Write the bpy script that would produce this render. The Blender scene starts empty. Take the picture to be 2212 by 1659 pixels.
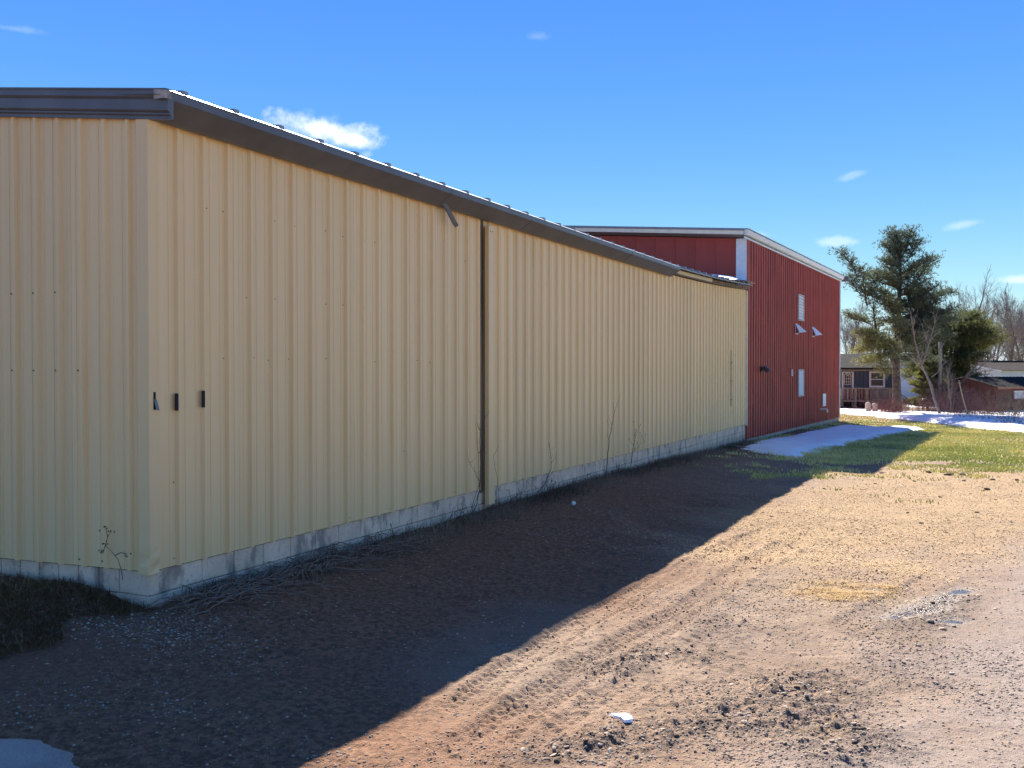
import bpy, bmesh, math, random
import numpy as np
from mathutils import Vector, Matrix
random.seed(7)
RNG = np.random.default_rng(11)
sc = bpy.context.scene
col = sc.collection

# ------------------------------------------------------------------ camera
YAW = math.radians(24.8)
PITCH = math.radians(-0.92)
CAM = np.array([5.961, -5.994, 1.97])
R2 = np.array([math.cos(YAW), math.sin(YAW)])
F2 = np.array([-math.sin(YAW), math.cos(YAW)])
cam_data = bpy.data.cameras.new('camera')
cam_data.lens = 35.0
cam_data.sensor_width = 36.0
cam_data.clip_start = 0.05
cam_data.clip_end = 6000
cam = bpy.data.objects.new('camera', cam_data)
col.objects.link(cam)
cam.location = CAM
cam.rotation_euler = (math.pi / 2 + PITCH, 0, YAW)
sc.camera = cam

# ------------------------------------------------------------------ light
SUN_H = np.array([-0.64, 1.06])                 # horizontal direction towards the sun, per metre of drop
SUN_EL = math.atan(1.0 / np.hypot(*SUN_H))
SUN_AZ = math.atan2(SUN_H[0], SUN_H[1])         # clockwise from +Y
sun_data = bpy.data.lights.new('sun', 'SUN')
sun_data.energy = 3.45
sun_data.angle = math.radians(0.5)
sun_data.color = (1.0, 0.92, 0.81)
sun = bpy.data.objects.new('sun', sun_data)
col.objects.link(sun)
sv = Vector((SUN_H[0], SUN_H[1], 1.0)).normalized()
sun.rotation_euler = sv.to_track_quat('Z', 'Y').to_euler()
sun.location = (0, 0, 60)

sc.view_settings.view_transform = 'Standard'
sc.view_settings.look = 'None'
sc.view_settings.gamma = 1.0
sc.view_settings.use_curve_mapping = False
sc.view_settings.exposure = 1.90
sc.render.engine = 'CYCLES'
sc.cycles.use_denoising = True
sc.cycles.max_bounces = 6
sc.cycles.diffuse_bounces = 4
sc.cycles.transparent_max_bounces = 8

def ray(px, py):
    """direction through a point of the 2212 x 1659 layout sketch"""
    u = (px - 1106.0) / 2150.0
    v = (829.5 - py) / 2150.0
    F = np.array([F2[0] * math.cos(PITCH), F2[1] * math.cos(PITCH), math.sin(PITCH)])
    U = np.array([-F2[0] * math.sin(PITCH), -F2[1] * math.sin(PITCH), math.cos(PITCH)])
    R = np.array([R2[0], R2[1], 0.0])
    return F + u * R + v * U

# ---- sky
world = bpy.data.worlds.new('World')
sc.world = world
world.use_nodes = True
nt = world.node_tree
for n in list(nt.nodes):
    nt.nodes.remove(n)
class NT:
    def __init__(s, tree):
        s.t = tree
    def n(s, typ, **kw):
        nd = s.t.nodes.new(typ)
        for k, v in kw.items():
            if k == 'ins':
                for a, b in v.items():
                    if hasattr(b, 'is_linked') or isinstance(b, bpy.types.NodeSocket):
                        s.t.links.new(b, nd.inputs[a])
                    else:
                        nd.inputs[a].default_value = b
            else:
                setattr(nd, k, v)
        return nd
    def math(s, op, a, b=None, c=None, clamp=False):
        nd = s.t.nodes.new('ShaderNodeMath')
        nd.operation = op
        nd.use_clamp = clamp
        for i, x in enumerate((a, b, c)):
            if x is None:
                continue
            if isinstance(x, bpy.types.NodeSocket):
                s.t.links.new(x, nd.inputs[i])
            else:
                nd.inputs[i].default_value = x
        return nd.outputs[0]
    def mix(s, fac, a, b, blend='MIX'):
        nd = s.t.nodes.new('ShaderNodeMix')
        nd.data_type = 'RGBA'
        nd.blend_type = blend
        for key, x in ((0, fac), (6, a), (7, b)):
            if isinstance(x, bpy.types.NodeSocket):
                s.t.links.new(x, nd.inputs[key])
            else:
                nd.inputs[key].default_value = (x if key == 0 else (*x[:3], 1.0))
        return nd.outputs[2]
    def ramp(s, fac, lo, hi, smooth=True):
        nd = s.t.nodes.new('ShaderNodeMapRange')
        nd.interpolation_type = 'SMOOTHSTEP' if smooth else 'LINEAR'
        s.t.links.new(fac, nd.inputs[0])
        nd.inputs[1].default_value = lo
        nd.inputs[2].default_value = hi
        return nd.outputs[0]
    def noise(s, vec, scale, detail=4.0, rough=0.55, dist=0.0):
        nd = s.t.nodes.new('ShaderNodeTexNoise')
        if vec is not None:
            s.t.links.new(vec, nd.inputs['Vector'])
        nd.inputs['Scale'].default_value = scale
        nd.inputs['Detail'].default_value = detail
        nd.inputs['Roughness'].default_value = rough
        nd.inputs['Distortion'].default_value = dist
        return nd.outputs[0]
    def link(s, a, b):
        s.t.links.new(a, b)

W = NT(nt)
geo = W.n('ShaderNodeNewGeometry')
dirn = W.n('ShaderNodeVectorMath', operation='SCALE', ins={0: geo.outputs['Incoming']})
dirn.inputs['Scale'].default_value = -1.0
# the even blue of the sky in view goes on all round: the model is read by height above the horizon only
_z = W.n('ShaderNodeSeparateXYZ', ins={0: dirn.outputs[0]}).outputs[2]
_h = W.math('SQRT', W.math('MAXIMUM', W.math('SUBTRACT', 1.0, W.math('MULTIPLY', _z, _z)), 0.0))
_v = W.n('ShaderNodeCombineXYZ', ins={0: W.math('MULTIPLY', _h, float(F2[0])), 1: W.math('MULTIPLY', _h, float(F2[1])), 2: _z})
sky = W.n('ShaderNodeTexSky', sky_type='NISHITA', sun_disc=False, sun_elevation=SUN_EL,
          sun_rotation=SUN_AZ, altitude=200.0, air_density=1.0, dust_density=0.0, ozone_density=4.0, ins={'Vector': _v.outputs[0]})
SKY_TINT = (0.124, 0.234, 0.39)                  # clear dry winter air: deeper blue than the model's default
hsv_c = W.mix(1.0, sky.outputs[0], SKY_TINT, 'MULTIPLY')
_s = W.n('ShaderNodeSeparateColor', ins={0: hsv_c})
hsv_c = W.n('ShaderNodeCombineColor', ins={0: _s.outputs[0], 1: _s.outputs[1], 2: W.math('MINIMUM', _s.outputs[2], 2.7)}).outputs[0]
def dotn(vec, v3):
    d = W.n('ShaderNodeVectorMath', operation='DOT_PRODUCT', ins={0: vec})
    d.inputs[1].default_value = tuple(v3)
    return d.outputs['Value']
wn1 = W.n('ShaderNodeTexNoise', ins={'Vector': dirn.outputs[0], 'Scale': 30.0, 'Detail': 7.0, 'Roughness': 0.6})
wn2 = W.n('ShaderNodeTexNoise', ins={'Vector': dirn.outputs[0], 'Scale': 13.0, 'Detail': 5.0, 'Roughness': 0.55})
elev = W.n('ShaderNodeSeparateXYZ', ins={0: dirn.outputs[0]}).outputs[2]
hazef = W.math('MULTIPLY', W.math('POWER', 2.718, W.math('MULTIPLY', W.math('MAXIMUM', elev, 0.0), -15.0)), 0.85)
hsv_c = W.mix(hazef, hsv_c, (2.95, 3.05, 3.1))     # pale haze low over the horizon, the same all round
cloud_total = None
#            px    py   half-w half-h  tilt  strength
for (px, py, hw, hh, tilt, stg) in (
        (690, 276, 112, 38, 0.14, 1.0), (745, 298, 58, 24, 0.10, 0.9), (655, 258, 46, 26, -0.25, 0.6),
        (1158, 80, 44, 15, 0.0, .15), (30, 62, 60, 9, 0.0, .13),
        (1815, 522, 46, 11, 0.05, .30), (2075, 486, 56, 11, -0.15, .22), (1835, 380, 32, 9, -0.25, .16),
        (2200, 604, 50, 10, 0, .45), (790, 335, 16, 10, -0.3, .2), (1640, 508, 40, 10, .1, .2)):
    d = ray(px, py); d = d / np.linalg.norm(d)
    rt = np.cross(d, (0, 0, 1)); rt /= np.linalg.norm(rt)
    up = np.cross(rt, d)
    ax = rt * math.cos(tilt) - up * math.sin(tilt)
    ay = rt * math.sin(tilt) + up * math.cos(tilt)
    X = W.math('DIVIDE', dotn(dirn.outputs[0], ax), hw / 2150.0)
    Y = W.math('DIVIDE', dotn(dirn.outputs[0], ay), hh / 2150.0)
    rr = W.math('SQRT', W.math('ADD', W.math('MULTIPLY', X, X), W.math('MULTIPLY', Y, Y)))
    front = W.math('GREATER_THAN', dotn(dirn.outputs[0], d), 0.5)
    e = W.math('ADD', W.math('SUBTRACT', 0.95, rr), W.math('MULTIPLY', W.math('SUBTRACT', wn1.outputs[0], 0.5), 2.3))
    e = W.math('ADD', e, W.math('MULTIPLY', W.math('SUBTRACT', wn2.outputs[0], 0.5), 1.6))
    m = W.math('MULTIPLY', W.math('MULTIPLY', W.ramp(e, -0.15, 0.85), front), stg)
    cloud_total = m if cloud_total is None else W.math('MAXIMUM', cloud_total, m)
skyc = W.mix(cloud_total, hsv_c, (3.7, 3.8, 3.95))
SKY_STRENGTH = 0.10
bg = W.n('ShaderNodeBackground', ins={'Color': skyc, 'Strength': SKY_STRENGTH})
wo = W.n('ShaderNodeOutputWorld')
W.link(bg.outputs[0], wo.inputs[0])

# ------------------------------------------------------------------ helpers
def sstep(e0, e1, x):
    t = np.clip((np.asarray(x, float) - e0) / (e1 - e0), 0, 1)
    return t * t * (3 - 2 * t)

def _hash(ix, iy, seed):
    h = (ix.astype(np.int64) * 374761393 + iy.astype(np.int64) * 668265263 + seed * 974634541) & 0xffffffff
    h = ((h ^ (h >> 13)) * 1274126177) & 0xffffffff
    h = (h ^ (h >> 16)) & 0xffffffff
    return h / 4294967295.0

def vnoise(x, y, seed=0):
    x = np.asarray(x, float); y = np.asarray(y, float)
    ix = np.floor(x); iy = np.floor(y)
    fx = x - ix; fy = y - iy
    fx = fx * fx * fx * (fx * (fx * 6 - 15) + 10)
    fy = fy * fy * fy * (fy * (fy * 6 - 15) + 10)
    ix = ix.astype(np.int64); iy = iy.astype(np.int64)
    a = _hash(ix, iy, seed); b = _hash(ix + 1, iy, seed)
    c = _hash(ix, iy + 1, seed); d = _hash(ix + 1, iy + 1, seed)
    return (a * (1 - fx) + b * fx) * (1 - fy) + (c * (1 - fx) + d * fx) * fy

def fbm(x, y, octv=4, seed=0, gain=0.5):
    s = 0; amp = 1; tot = 0
    for o in range(octv):
        s = s + amp * vnoise(x * 2 ** o + 17.3 * o, y * 2 ** o - 9.1 * o, seed + o)
        tot += amp; amp *= gain
    return s / tot

def gbase(x, y):
    x = np.asarray(x, float); y = np.asarray(y, float)
    z = -0.30 * sstep(5, 40, y)
    z = z - 0.19 * sstep(.3, 3.6, x) * sstep(-5, 7, y) * (1 - .5 * sstep(14, 30, y))
    z = z + 0.17 * sstep(0.05, -0.9, x) * sstep(-2.3, -0.5, y) * sstep(6, -.2, y)
    z = z + 0.05 * np.exp(-((x - .15) ** 2 + (y - .3) ** 2) / 1.2)
    z = z + 0.05 * np.exp(-np.clip(x, 0, 50) / 0.35) * sstep(.5, 3.0, y) * (1 - 0.6 * sstep(8, 20, y))
    z = z + 0.10 * (fbm(x * 0.16, y * 0.16, 3, 5) - 0.5) * sstep(3, 12, np.hypot(x - 3, y + 2))
    return z

def on_ground(px, py):
    d = ray(px, py)
    t = 5.0
    for _ in range(60):
        p = CAM + d * t
        g = float(gbase(p[0], p[1]))
        t += (p[2] - g) / max(-d[2], 1e-3) * 0.7
    p = CAM + d * t
    return np.array([p[0], p[1], float(gbase(p[0], p[1]))])

def at_depth(px, py, depth):
    return CAM + ray(px, py) * depth

def mat_new(name):
    m = bpy.data.materials.new(name)
    m.use_nodes = True
    t = m.node_tree
    b = t.nodes.get('Principled BSDF')
    return m, NT(t), b

MATS = {}
def simple_mat(name, colour, rough=0.6, metal=0.0, var=0.12, scale=6.0, bump=0.0, bscale=40.0, spec=0.5, objvar=0.0, stretch=None):
    if name in MATS:
        return MATS[name]
    m, T, b = mat_new(name)
    tc = T.n('ShaderNodeTexCoord')
    vec = tc.outputs['Object']
    if stretch:
        mp = T.n('ShaderNodeMapping', ins={'Vector': vec, 'Scale': stretch})
        vec = mp.outputs[0]
    n1 = T.noise(vec, scale, 5)
    lo = [c * (1 - var * 1.6) for c in colour]
    hi = [min(1, c * (1 + var * 1.2)) for c in colour]
    c = T.mix(T.ramp(n1, 0.25, 0.75), lo, hi)
    if objvar:
        oi = T.n('ShaderNodeObjectInfo')
        f = T.math('ADD', 1 - objvar, T.math('MULTIPLY', oi.outputs['Random'], 2 * objvar))
        h = T.n('ShaderNodeHueSaturation', ins={'Value': f, 'Color': c})
        c = h.outputs[0]
    T.link(c, b.inputs['Base Color'])
    b.inputs['Roughness'].default_value = rough
    b.inputs['Metallic'].default_value = metal
    b.inputs['Specular IOR Level'].default_value = spec
    if bump:
        n2 = T.noise(vec, bscale, 5, 0.6)
        bp = T.n('ShaderNodeBump', ins={'Height': n2, 'Strength': bump, 'Distance': 0.02})
        T.link(bp.outputs[0], b.inputs['Normal'])
    MATS[name] = m
    return m

class MB:
    def __init__(s):
        s.v = []; s.f = []; s.att = {}
    def add(s, verts, faces):
        o = len(s.v)
        s.v.extend([tuple(map(float, p)) for p in verts])
        s.f.extend([tuple(i + o for i in f) for f in faces])
        return o
    def box(s, x0, x1, y0, y1, z0, z1):
        s.add([(x0, y0, z0), (x1, y0, z0), (x1, y1, z0), (x0, y1, z0), (x0, y0, z1), (x1, y0, z1), (x1, y1, z1), (x0, y1, z1)],
              [(0, 3, 2, 1), (4, 5, 6, 7), (0, 1, 5, 4), (1, 2, 6, 5), (2, 3, 7, 6), (3, 0, 4, 7)])
    def obox(s, o, ax, ay, az):
        """box from corner o with edge vectors"""
        o = np.array(o, float); ax = np.array(ax, float); ay = np.array(ay, float); az = np.array(az, float)
        P = [o, o + ax, o + ax + ay, o + ay]
        P = P + [p + az for p in P]
        s.add(P, [(0, 3, 2, 1), (4, 5, 6, 7), (0, 1, 5, 4), (1, 2, 6, 5), (2, 3, 7, 6), (3, 0, 4, 7)])
    def tube(s, pts, radii, sides=4, cap=False):
        pts = [np.array(p, float) for p in pts]
        if not hasattr(radii, '__len__'):
            radii = [radii] * len(pts)
        o = len(s.v)
        for i, p in enumerate(pts):
            t = pts[min(i + 1, len(pts) - 1)] - pts[max(i - 1, 0)]
            t = t / (np.linalg.norm(t) + 1e-9)
            ref = np.array((0, 0, 1.0)) if abs(t[2]) < 0.9 else np.array((1.0, 0, 0))
            a = np.cross(t, ref); a /= np.linalg.norm(a)
            b = np.cross(t, a)
            for k in range(sides):
                th = 2 * math.pi * k / sides
                s.v.append(tuple(p + radii[i] * (math.cos(th) * a + math.sin(th) * b)))
        for i in range(len(pts) - 1):
            for k in range(sides):
                k2 = (k + 1) % sides
                s.f.append((o + i * sides + k, o + i * sides + k2, o + (i + 1) * sides + k2, o + (i + 1) * sides + k))
        if cap:
            s.f.append(tuple(o + k for k in range(sides))[::-1])
            s.f.append(tuple(o + (len(pts) - 1) * sides + k for k in range(sides)))
    def extrude(s, prof, p0, p1, e1, e2, cap=True, closed=True):
        """profile of (a,b) pairs in axes e1,e2 swept from p0 to p1"""
        p0 = np.array(p0, float); p1 = np.array(p1, float); e1 = np.array(e1, float); e2 = np.array(e2, float)
        n = len(prof)
        A = [p0 + a * e1 + b * e2 for a, b in prof]
        B = [p1 + a * e1 + b * e2 for a, b in prof]
        fs = [(i, (i + 1) % n, n + (i + 1) % n, n + i) for i in range(n if closed else n - 1)]
        if cap and closed:
            fs += [tuple(range(n))[::-1], tuple(range(n, 2 * n))]
        s.add(A + B, fs)
    def mesh(s, name, mat=None, smooth=False):
        me = bpy.data.meshes.new(name)
        me.from_pydata(s.v, [], s.f)
        me.update()
        if mat:
            me.materials.append(mat)
        for k, (vals) in s.att.items():
            at = me.attributes.new(k, 'FLOAT', 'POINT')
            at.data.foreach_set('value', np.array(vals, np.float32))
        if smooth:
            me.polygons.foreach_set('use_smooth', [True] * len(me.polygons))
        return me
    def build(s, name, mat, parent=None, smooth=False, **props):
        return put(s.mesh(name, mat, smooth), name, parent, **props)

def put(me, name, parent=None, loc=None, **props):
    o = bpy.data.objects.new(name, me)
    col.objects.link(o)
    if parent is not None:
        o.parent = parent
    if loc is not None:
        o.location = loc
    for k, v in props.items():
        o[k] = v
    return o

def np_mesh(name, verts, faces, mat, atts=None, smooth=False):
    """verts (n,3), faces (m,k) arrays"""
    me = bpy.data.meshes.new(name)
    verts = np.ascontiguousarray(verts, np.float32); faces = np.ascontiguousarray(faces, np.int32)
    me.vertices.add(len(verts)); me.vertices.foreach_set('co', verts.ravel())
    k = faces.shape[1]
    me.loops.add(faces.size); me.loops.foreach_set('vertex_index', faces.ravel())
    me.polygons.add(len(faces))
    me.polygons.foreach_set('loop_start', np.arange(0, faces.size, k, dtype=np.int32))
    if smooth:
        me.polygons.foreach_set('use_smooth', np.ones(len(faces), bool))
    me.update(calc_edges=True)
    for kx, vals in (atts or {}).items():
        at = me.attributes.new(kx, 'FLOAT', 'POINT')
        at.data.foreach_set('value', np.ascontiguousarray(vals, np.float32))
    if mat:
        me.materials.append(mat)
    return me

def thing(name, label, cat, loc=(0, 0, 0), rotz=0.0, group=None):
    o = bpy.data.objects.new(name, None)
    o.empty_display_size = 0.3
    col.objects.link(o)
    o.location = loc
    o.rotation_euler = (0, 0, rotz)
    o['label'] = label; o['category'] = cat
    if group:
        o['group'] = group
    return o

def copy_tree(o, parent=None, label=None):
    c = o.copy(); col.objects.link(c)
    if parent is not None:
        c.parent = parent
    if label:
        c['label'] = label
    for ch in list(o.children):
        copy_tree(ch, c)
    return c

def poly_sd(x, y, poly):
    """signed distance, positive inside"""
    x = np.asarray(x, float); y = np.asarray(y, float)
    P = np.array(poly, float)
    d = np.full(x.shape, 1e9); ins = np.zeros(x.shape, bool)
    for i in range(len(P)):
        a = P[i]; b = P[(i + 1) % len(P)]
        e = b - a
        t = np.clip(((x - a[0]) * e[0] + (y - a[1]) * e[1]) / (e @ e + 1e-12), 0, 1)
        d = np.minimum(d, np.hypot(x - a[0] - t * e[0], y - a[1] - t * e[1]))
        cond = ((a[1] > y) != (b[1] > y))
        xi = (b[0] - a[0]) * (y - a[1]) / (b[1] - a[1] + 1e-12) + a[0]
        ins ^= cond & (x < xi)
    return np.where(ins, d, -d)

def line_d(x, y, pts):
    """distance to a polyline, arc length, signed side"""
    x = np.asarray(x, float); y = np.asarray(y, float)
    d = np.full(x.shape, 1e9); s = np.zeros(x.shape); sg = np.zeros(x.shape); L = 0
    for i in range(len(pts) - 1):
        a = np.array(pts[i][:2]); b = np.array(pts[i + 1][:2]); e = b - a; l = np.hypot(*e)
        t = np.clip(((x - a[0]) * e[0] + (y - a[1]) * e[1]) / (l * l), 0, 1)
        dx = x - a[0] - t * e[0]; dy = y - a[1] - t * e[1]
        dd = np.hypot(dx, dy)
        k = dd < d
        d = np.where(k, dd, d); s = np.where(k, L + t * l, s)
        sg = np.where(k, np.sign(e[0] * dy - e[1] * dx), sg)
        L += l
    return d, s, sg, L

def gpoly(pix):
    return [tuple(on_ground(*p)[:2]) for p in pix]

# ------------------------------------------------------------------ ground layout
GREEN = gpoly([(1800, 985), (1840, 908), (2000, 900), (2260, 936), (2420, 960), (2420, 1010), (2260, 1022), (2100, 1014), (1960, 1006), (1850, 1012)])
TAN = gpoly([(1500, 1180), (1650, 1060), (1850, 1005), (2260, 1015), (2500, 1040), (2400, 1110), (2160, 1165), (1960, 1250), (1800, 1270), (1640, 1230), (1560, 1220)])
STRAW = [gpoly([(1765, 1280), (1800, 1245), (1880, 1222), (1900, 1240), (1850, 1275), (1830, 1300), (1790, 1300)]),
         gpoly([(1840, 1270), (1900, 1235), (2000, 1240), (1990, 1262), (1900, 1282), (1850, 1290)]),
         gpoly([(1690, 1580), (1760, 1560), (1850, 1575), (1840, 1600), (1700, 1608)])]
ROAD = gpoly([(2500, 1080), (2212, 1150), (2080, 1240), (2050, 1330), (2060, 1420), (2000, 1510), (1880, 1590), (1720, 1640), (1600, 1720), (1500, 1900), (2600, 1900), (2900, 1300)])
PUDDLES = [gpoly([(1905, 1326), (1950, 1312), (2010, 1302), (2050, 1310), (2030, 1322), (1960, 1330), (1920, 1335)]),
           gpoly([(1998, 1296), (2030, 1276), (2075, 1266), (2100, 1272), (2070, 1290), (2040, 1303)]),
           gpoly([(1990, 1345), (2040, 1335), (2090, 1338), (2050, 1350)])]
DAMP = [gpoly([(1330, 1470), (1480, 1370), (1590, 1270), (1700, 1225), (1800, 1290), (1830, 1370), (1720, 1450), (1560, 1480), (1440, 1500)]),
        gpoly([(1660, 1560), (1780, 1530), (1900, 1560), (1880, 1620), (1740, 1640), (1640, 1600)]),
        gpoly([(1830, 1400), (1980, 1340), (2080, 1300), (2110, 1340), (2040, 1420), (1900, 1480)])]
PAVE = gpoly([(-700, 1570), (0, 1588), (45, 1590), (85, 1605), (100, 1618), (150, 1622), (185, 1640), (270, 1662), (330, 1700), (200, 1990), (-900, 1990)])
TRACKS = [[on_ground(*p) for p in pts] for pts in (
    [(960, 1560), (1085, 1456), (1250, 1350), (1400, 1267), (1544, 1194), (1660, 1140)],
    [(1000, 1640), (1112, 1545), (1300, 1425), (1496, 1310), (1608, 1229), (1720, 1165)],
    [(1120, 1640), (1260, 1560), (1420, 1450), (1560, 1360), (1700, 1250)],
    [(1690, 1585), (1760, 1573), (1850, 1560), (1960, 1530)],
    [(1800, 1370), (1880, 1318), (1960, 1280), (2060, 1225)],
    [(1330, 1330), (1480, 1240), (1620, 1160), (1800, 1090)])]
TRW = [(0.11, .020), (0.15, .022), (0.13, .013), (0.16, .036), (0.12, .015), (.10, .011)]
RIDGES = [[on_ground(*p) for p in pts] for pts in (
    [(1165, 1642), (1260, 1625), (1405, 1597), (1490, 1575), (1565, 1559), (1640, 1525), (1699, 1490)],
    [(1690, 1495), (1720, 1540), (1760, 1480)],
    [(1700, 1570), (1820, 1566), (1850, 1590), (1900, 1620), (1780, 1640)],
    [(1330, 1440), (1430, 1405), (1500, 1420)],
    [(1960, 1350), (2010, 1330), (2070, 1290)])]

def masks(x, y):
    wob = (fbm(x * 1.3, y * 1.3, 3, 21) - 0.5)
    m = {}
    m['green'] = sstep(-2.6, 3.0, poly_sd(x, y, GREEN) + wob * 9.0 + (fbm(x * .35, y * .35, 2, 29) - .5) * 5)
    m['tan'] = sstep(-1.0, 1.4, poly_sd(x, y, TAN) + wob * 2.6)
    far = sstep(24, 34, y + 0.2 * x)
    m['green'] = np.maximum(m['green'], far * 0.55 * sstep(2.0, 5.0, x))
    st = np.zeros(x.shape)
    for p in STRAW:
        st = np.maximum(st, sstep(-0.1, 0.45, poly_sd(x, y, p) + wob * 0.9 - .08))
    m['straw'] = st * sstep(.36, .62, fbm(x * 2.2, y * 2.2, 3, 34))
    m['road'] = sstep(-0.7, 1.1, poly_sd(x, y, ROAD) + wob * 1.6)
    wt = np.zeros(x.shape)
    for p in PUDDLES:
        wt = np.maximum(wt, sstep(-0.55, 0.25, poly_sd(x, y, p) + wob * 0.5))
    m['wet'] = wt
    # dark soil by the buildings, widened to paint in their cast shade; ragged border
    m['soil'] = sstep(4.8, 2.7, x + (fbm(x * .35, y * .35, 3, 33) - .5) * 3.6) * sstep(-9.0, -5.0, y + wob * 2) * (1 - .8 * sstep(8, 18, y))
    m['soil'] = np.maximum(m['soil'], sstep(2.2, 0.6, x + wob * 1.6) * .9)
    dm = np.zeros(x.shape)
    for p in DAMP:
        dm = np.maximum(dm, sstep(-0.5, 0.6, poly_sd(x, y, p) + (fbm(x * 1.1, y * 1.1, 4, 27) - .5) * 2.2))
    m['damp'] = dm * (.35 + .65 * sstep(.4, .6, fbm(x * 2.6, y * 2.6, 3, 28)))
    ld = np.zeros(x.shape)
    for r in RIDGES:
        d, *_ = line_d(x, y, r)
        ld = np.maximum(ld, sstep(0.38, 0.05, d + wob * .3))
    m['ridge'] = ld
    return m

def fine(x, y, m):
    """small relief on top of gbase"""
    near = sstep(26, 8, np.hypot(x - CAM[0], y - CAM[1]))
    z = (fbm(x * 1.7, y * 1.7, 4, 3) - 0.5) * 0.05
    rough = 0.45 + 0.8 * fbm(x * 0.7, y * 0.7, 2, 8)
    rough = rough * (1 - 0.72 * m['road']) * (1 - .8 * m['wet'])
    rough = rough * (0.75 + 1.3 * m['ridge'])
    n8 = fbm(x * 7, y * 7, 4, 40, 0.6)
    z = z + (n8 - 0.5) * 0.034 * rough * near
    cl = np.clip(fbm(x * 15, y * 15, 2, 60) - 0.60, 0, 1)
    z = z + cl * 0.075 * np.minimum(rough, .9) * near
    z = z + m['ridge'] * (0.008 + 0.05 * np.clip(fbm(x * 11, y * 11, 4, 66) - .42, 0, 1)) * near
    for (pts, (w, dep)) in zip(TRACKS, TRW):
        d, s, sg, L = line_d(x, y, pts)
        ends = sstep(0, .5, s) * sstep(L, L - .5, s)
        frag = sstep(0.22, 0.42, vnoise(s * 0.9 + w * 77, s * 0 + dep * 900, 71))
        d = d + (vnoise(s * 2.1, s * 0, 72) - .5) * .06
        prof = -dep * sstep(w * 1.15, w * 0.8, d) + dep * 0.55 * np.exp(-((d - w * 1.35) / (w * .3)) ** 2)
        bars = (np.sin((s + sg * d * 0.55) * 2 * math.pi / 0.085 + sg * 1.2) > 0.1) * dep * 0.55 * frag * sstep(w * 1.05, w * .9, d) * sstep(0.01, .03, d)
        bars = bars + .22 * dep * np.cos(d * 2 * math.pi / .055) * sstep(w * 1.1, w * .8, d)
        z = z + (prof + bars) * ends * (0.55 + 0.45 * frag) * (1 - .7 * m['wet'])
    z = z - 0.03 * m['wet'] ** 2
    return z

def height(x, y):
    x = np.atleast_1d(np.asarray(x, float)); y = np.atleast_1d(np.asarray(y, float))
    m = masks(x, y)
    pv = sstep(-0.25, 0.05, poly_sd(x, y, PAVE))
    z = gbase(x, y) + fine(x, y, m) * (1 - pv)
    return z - 0.012 * pv
def hgt(x, y):
    return float(height(x, y)[0])

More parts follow.
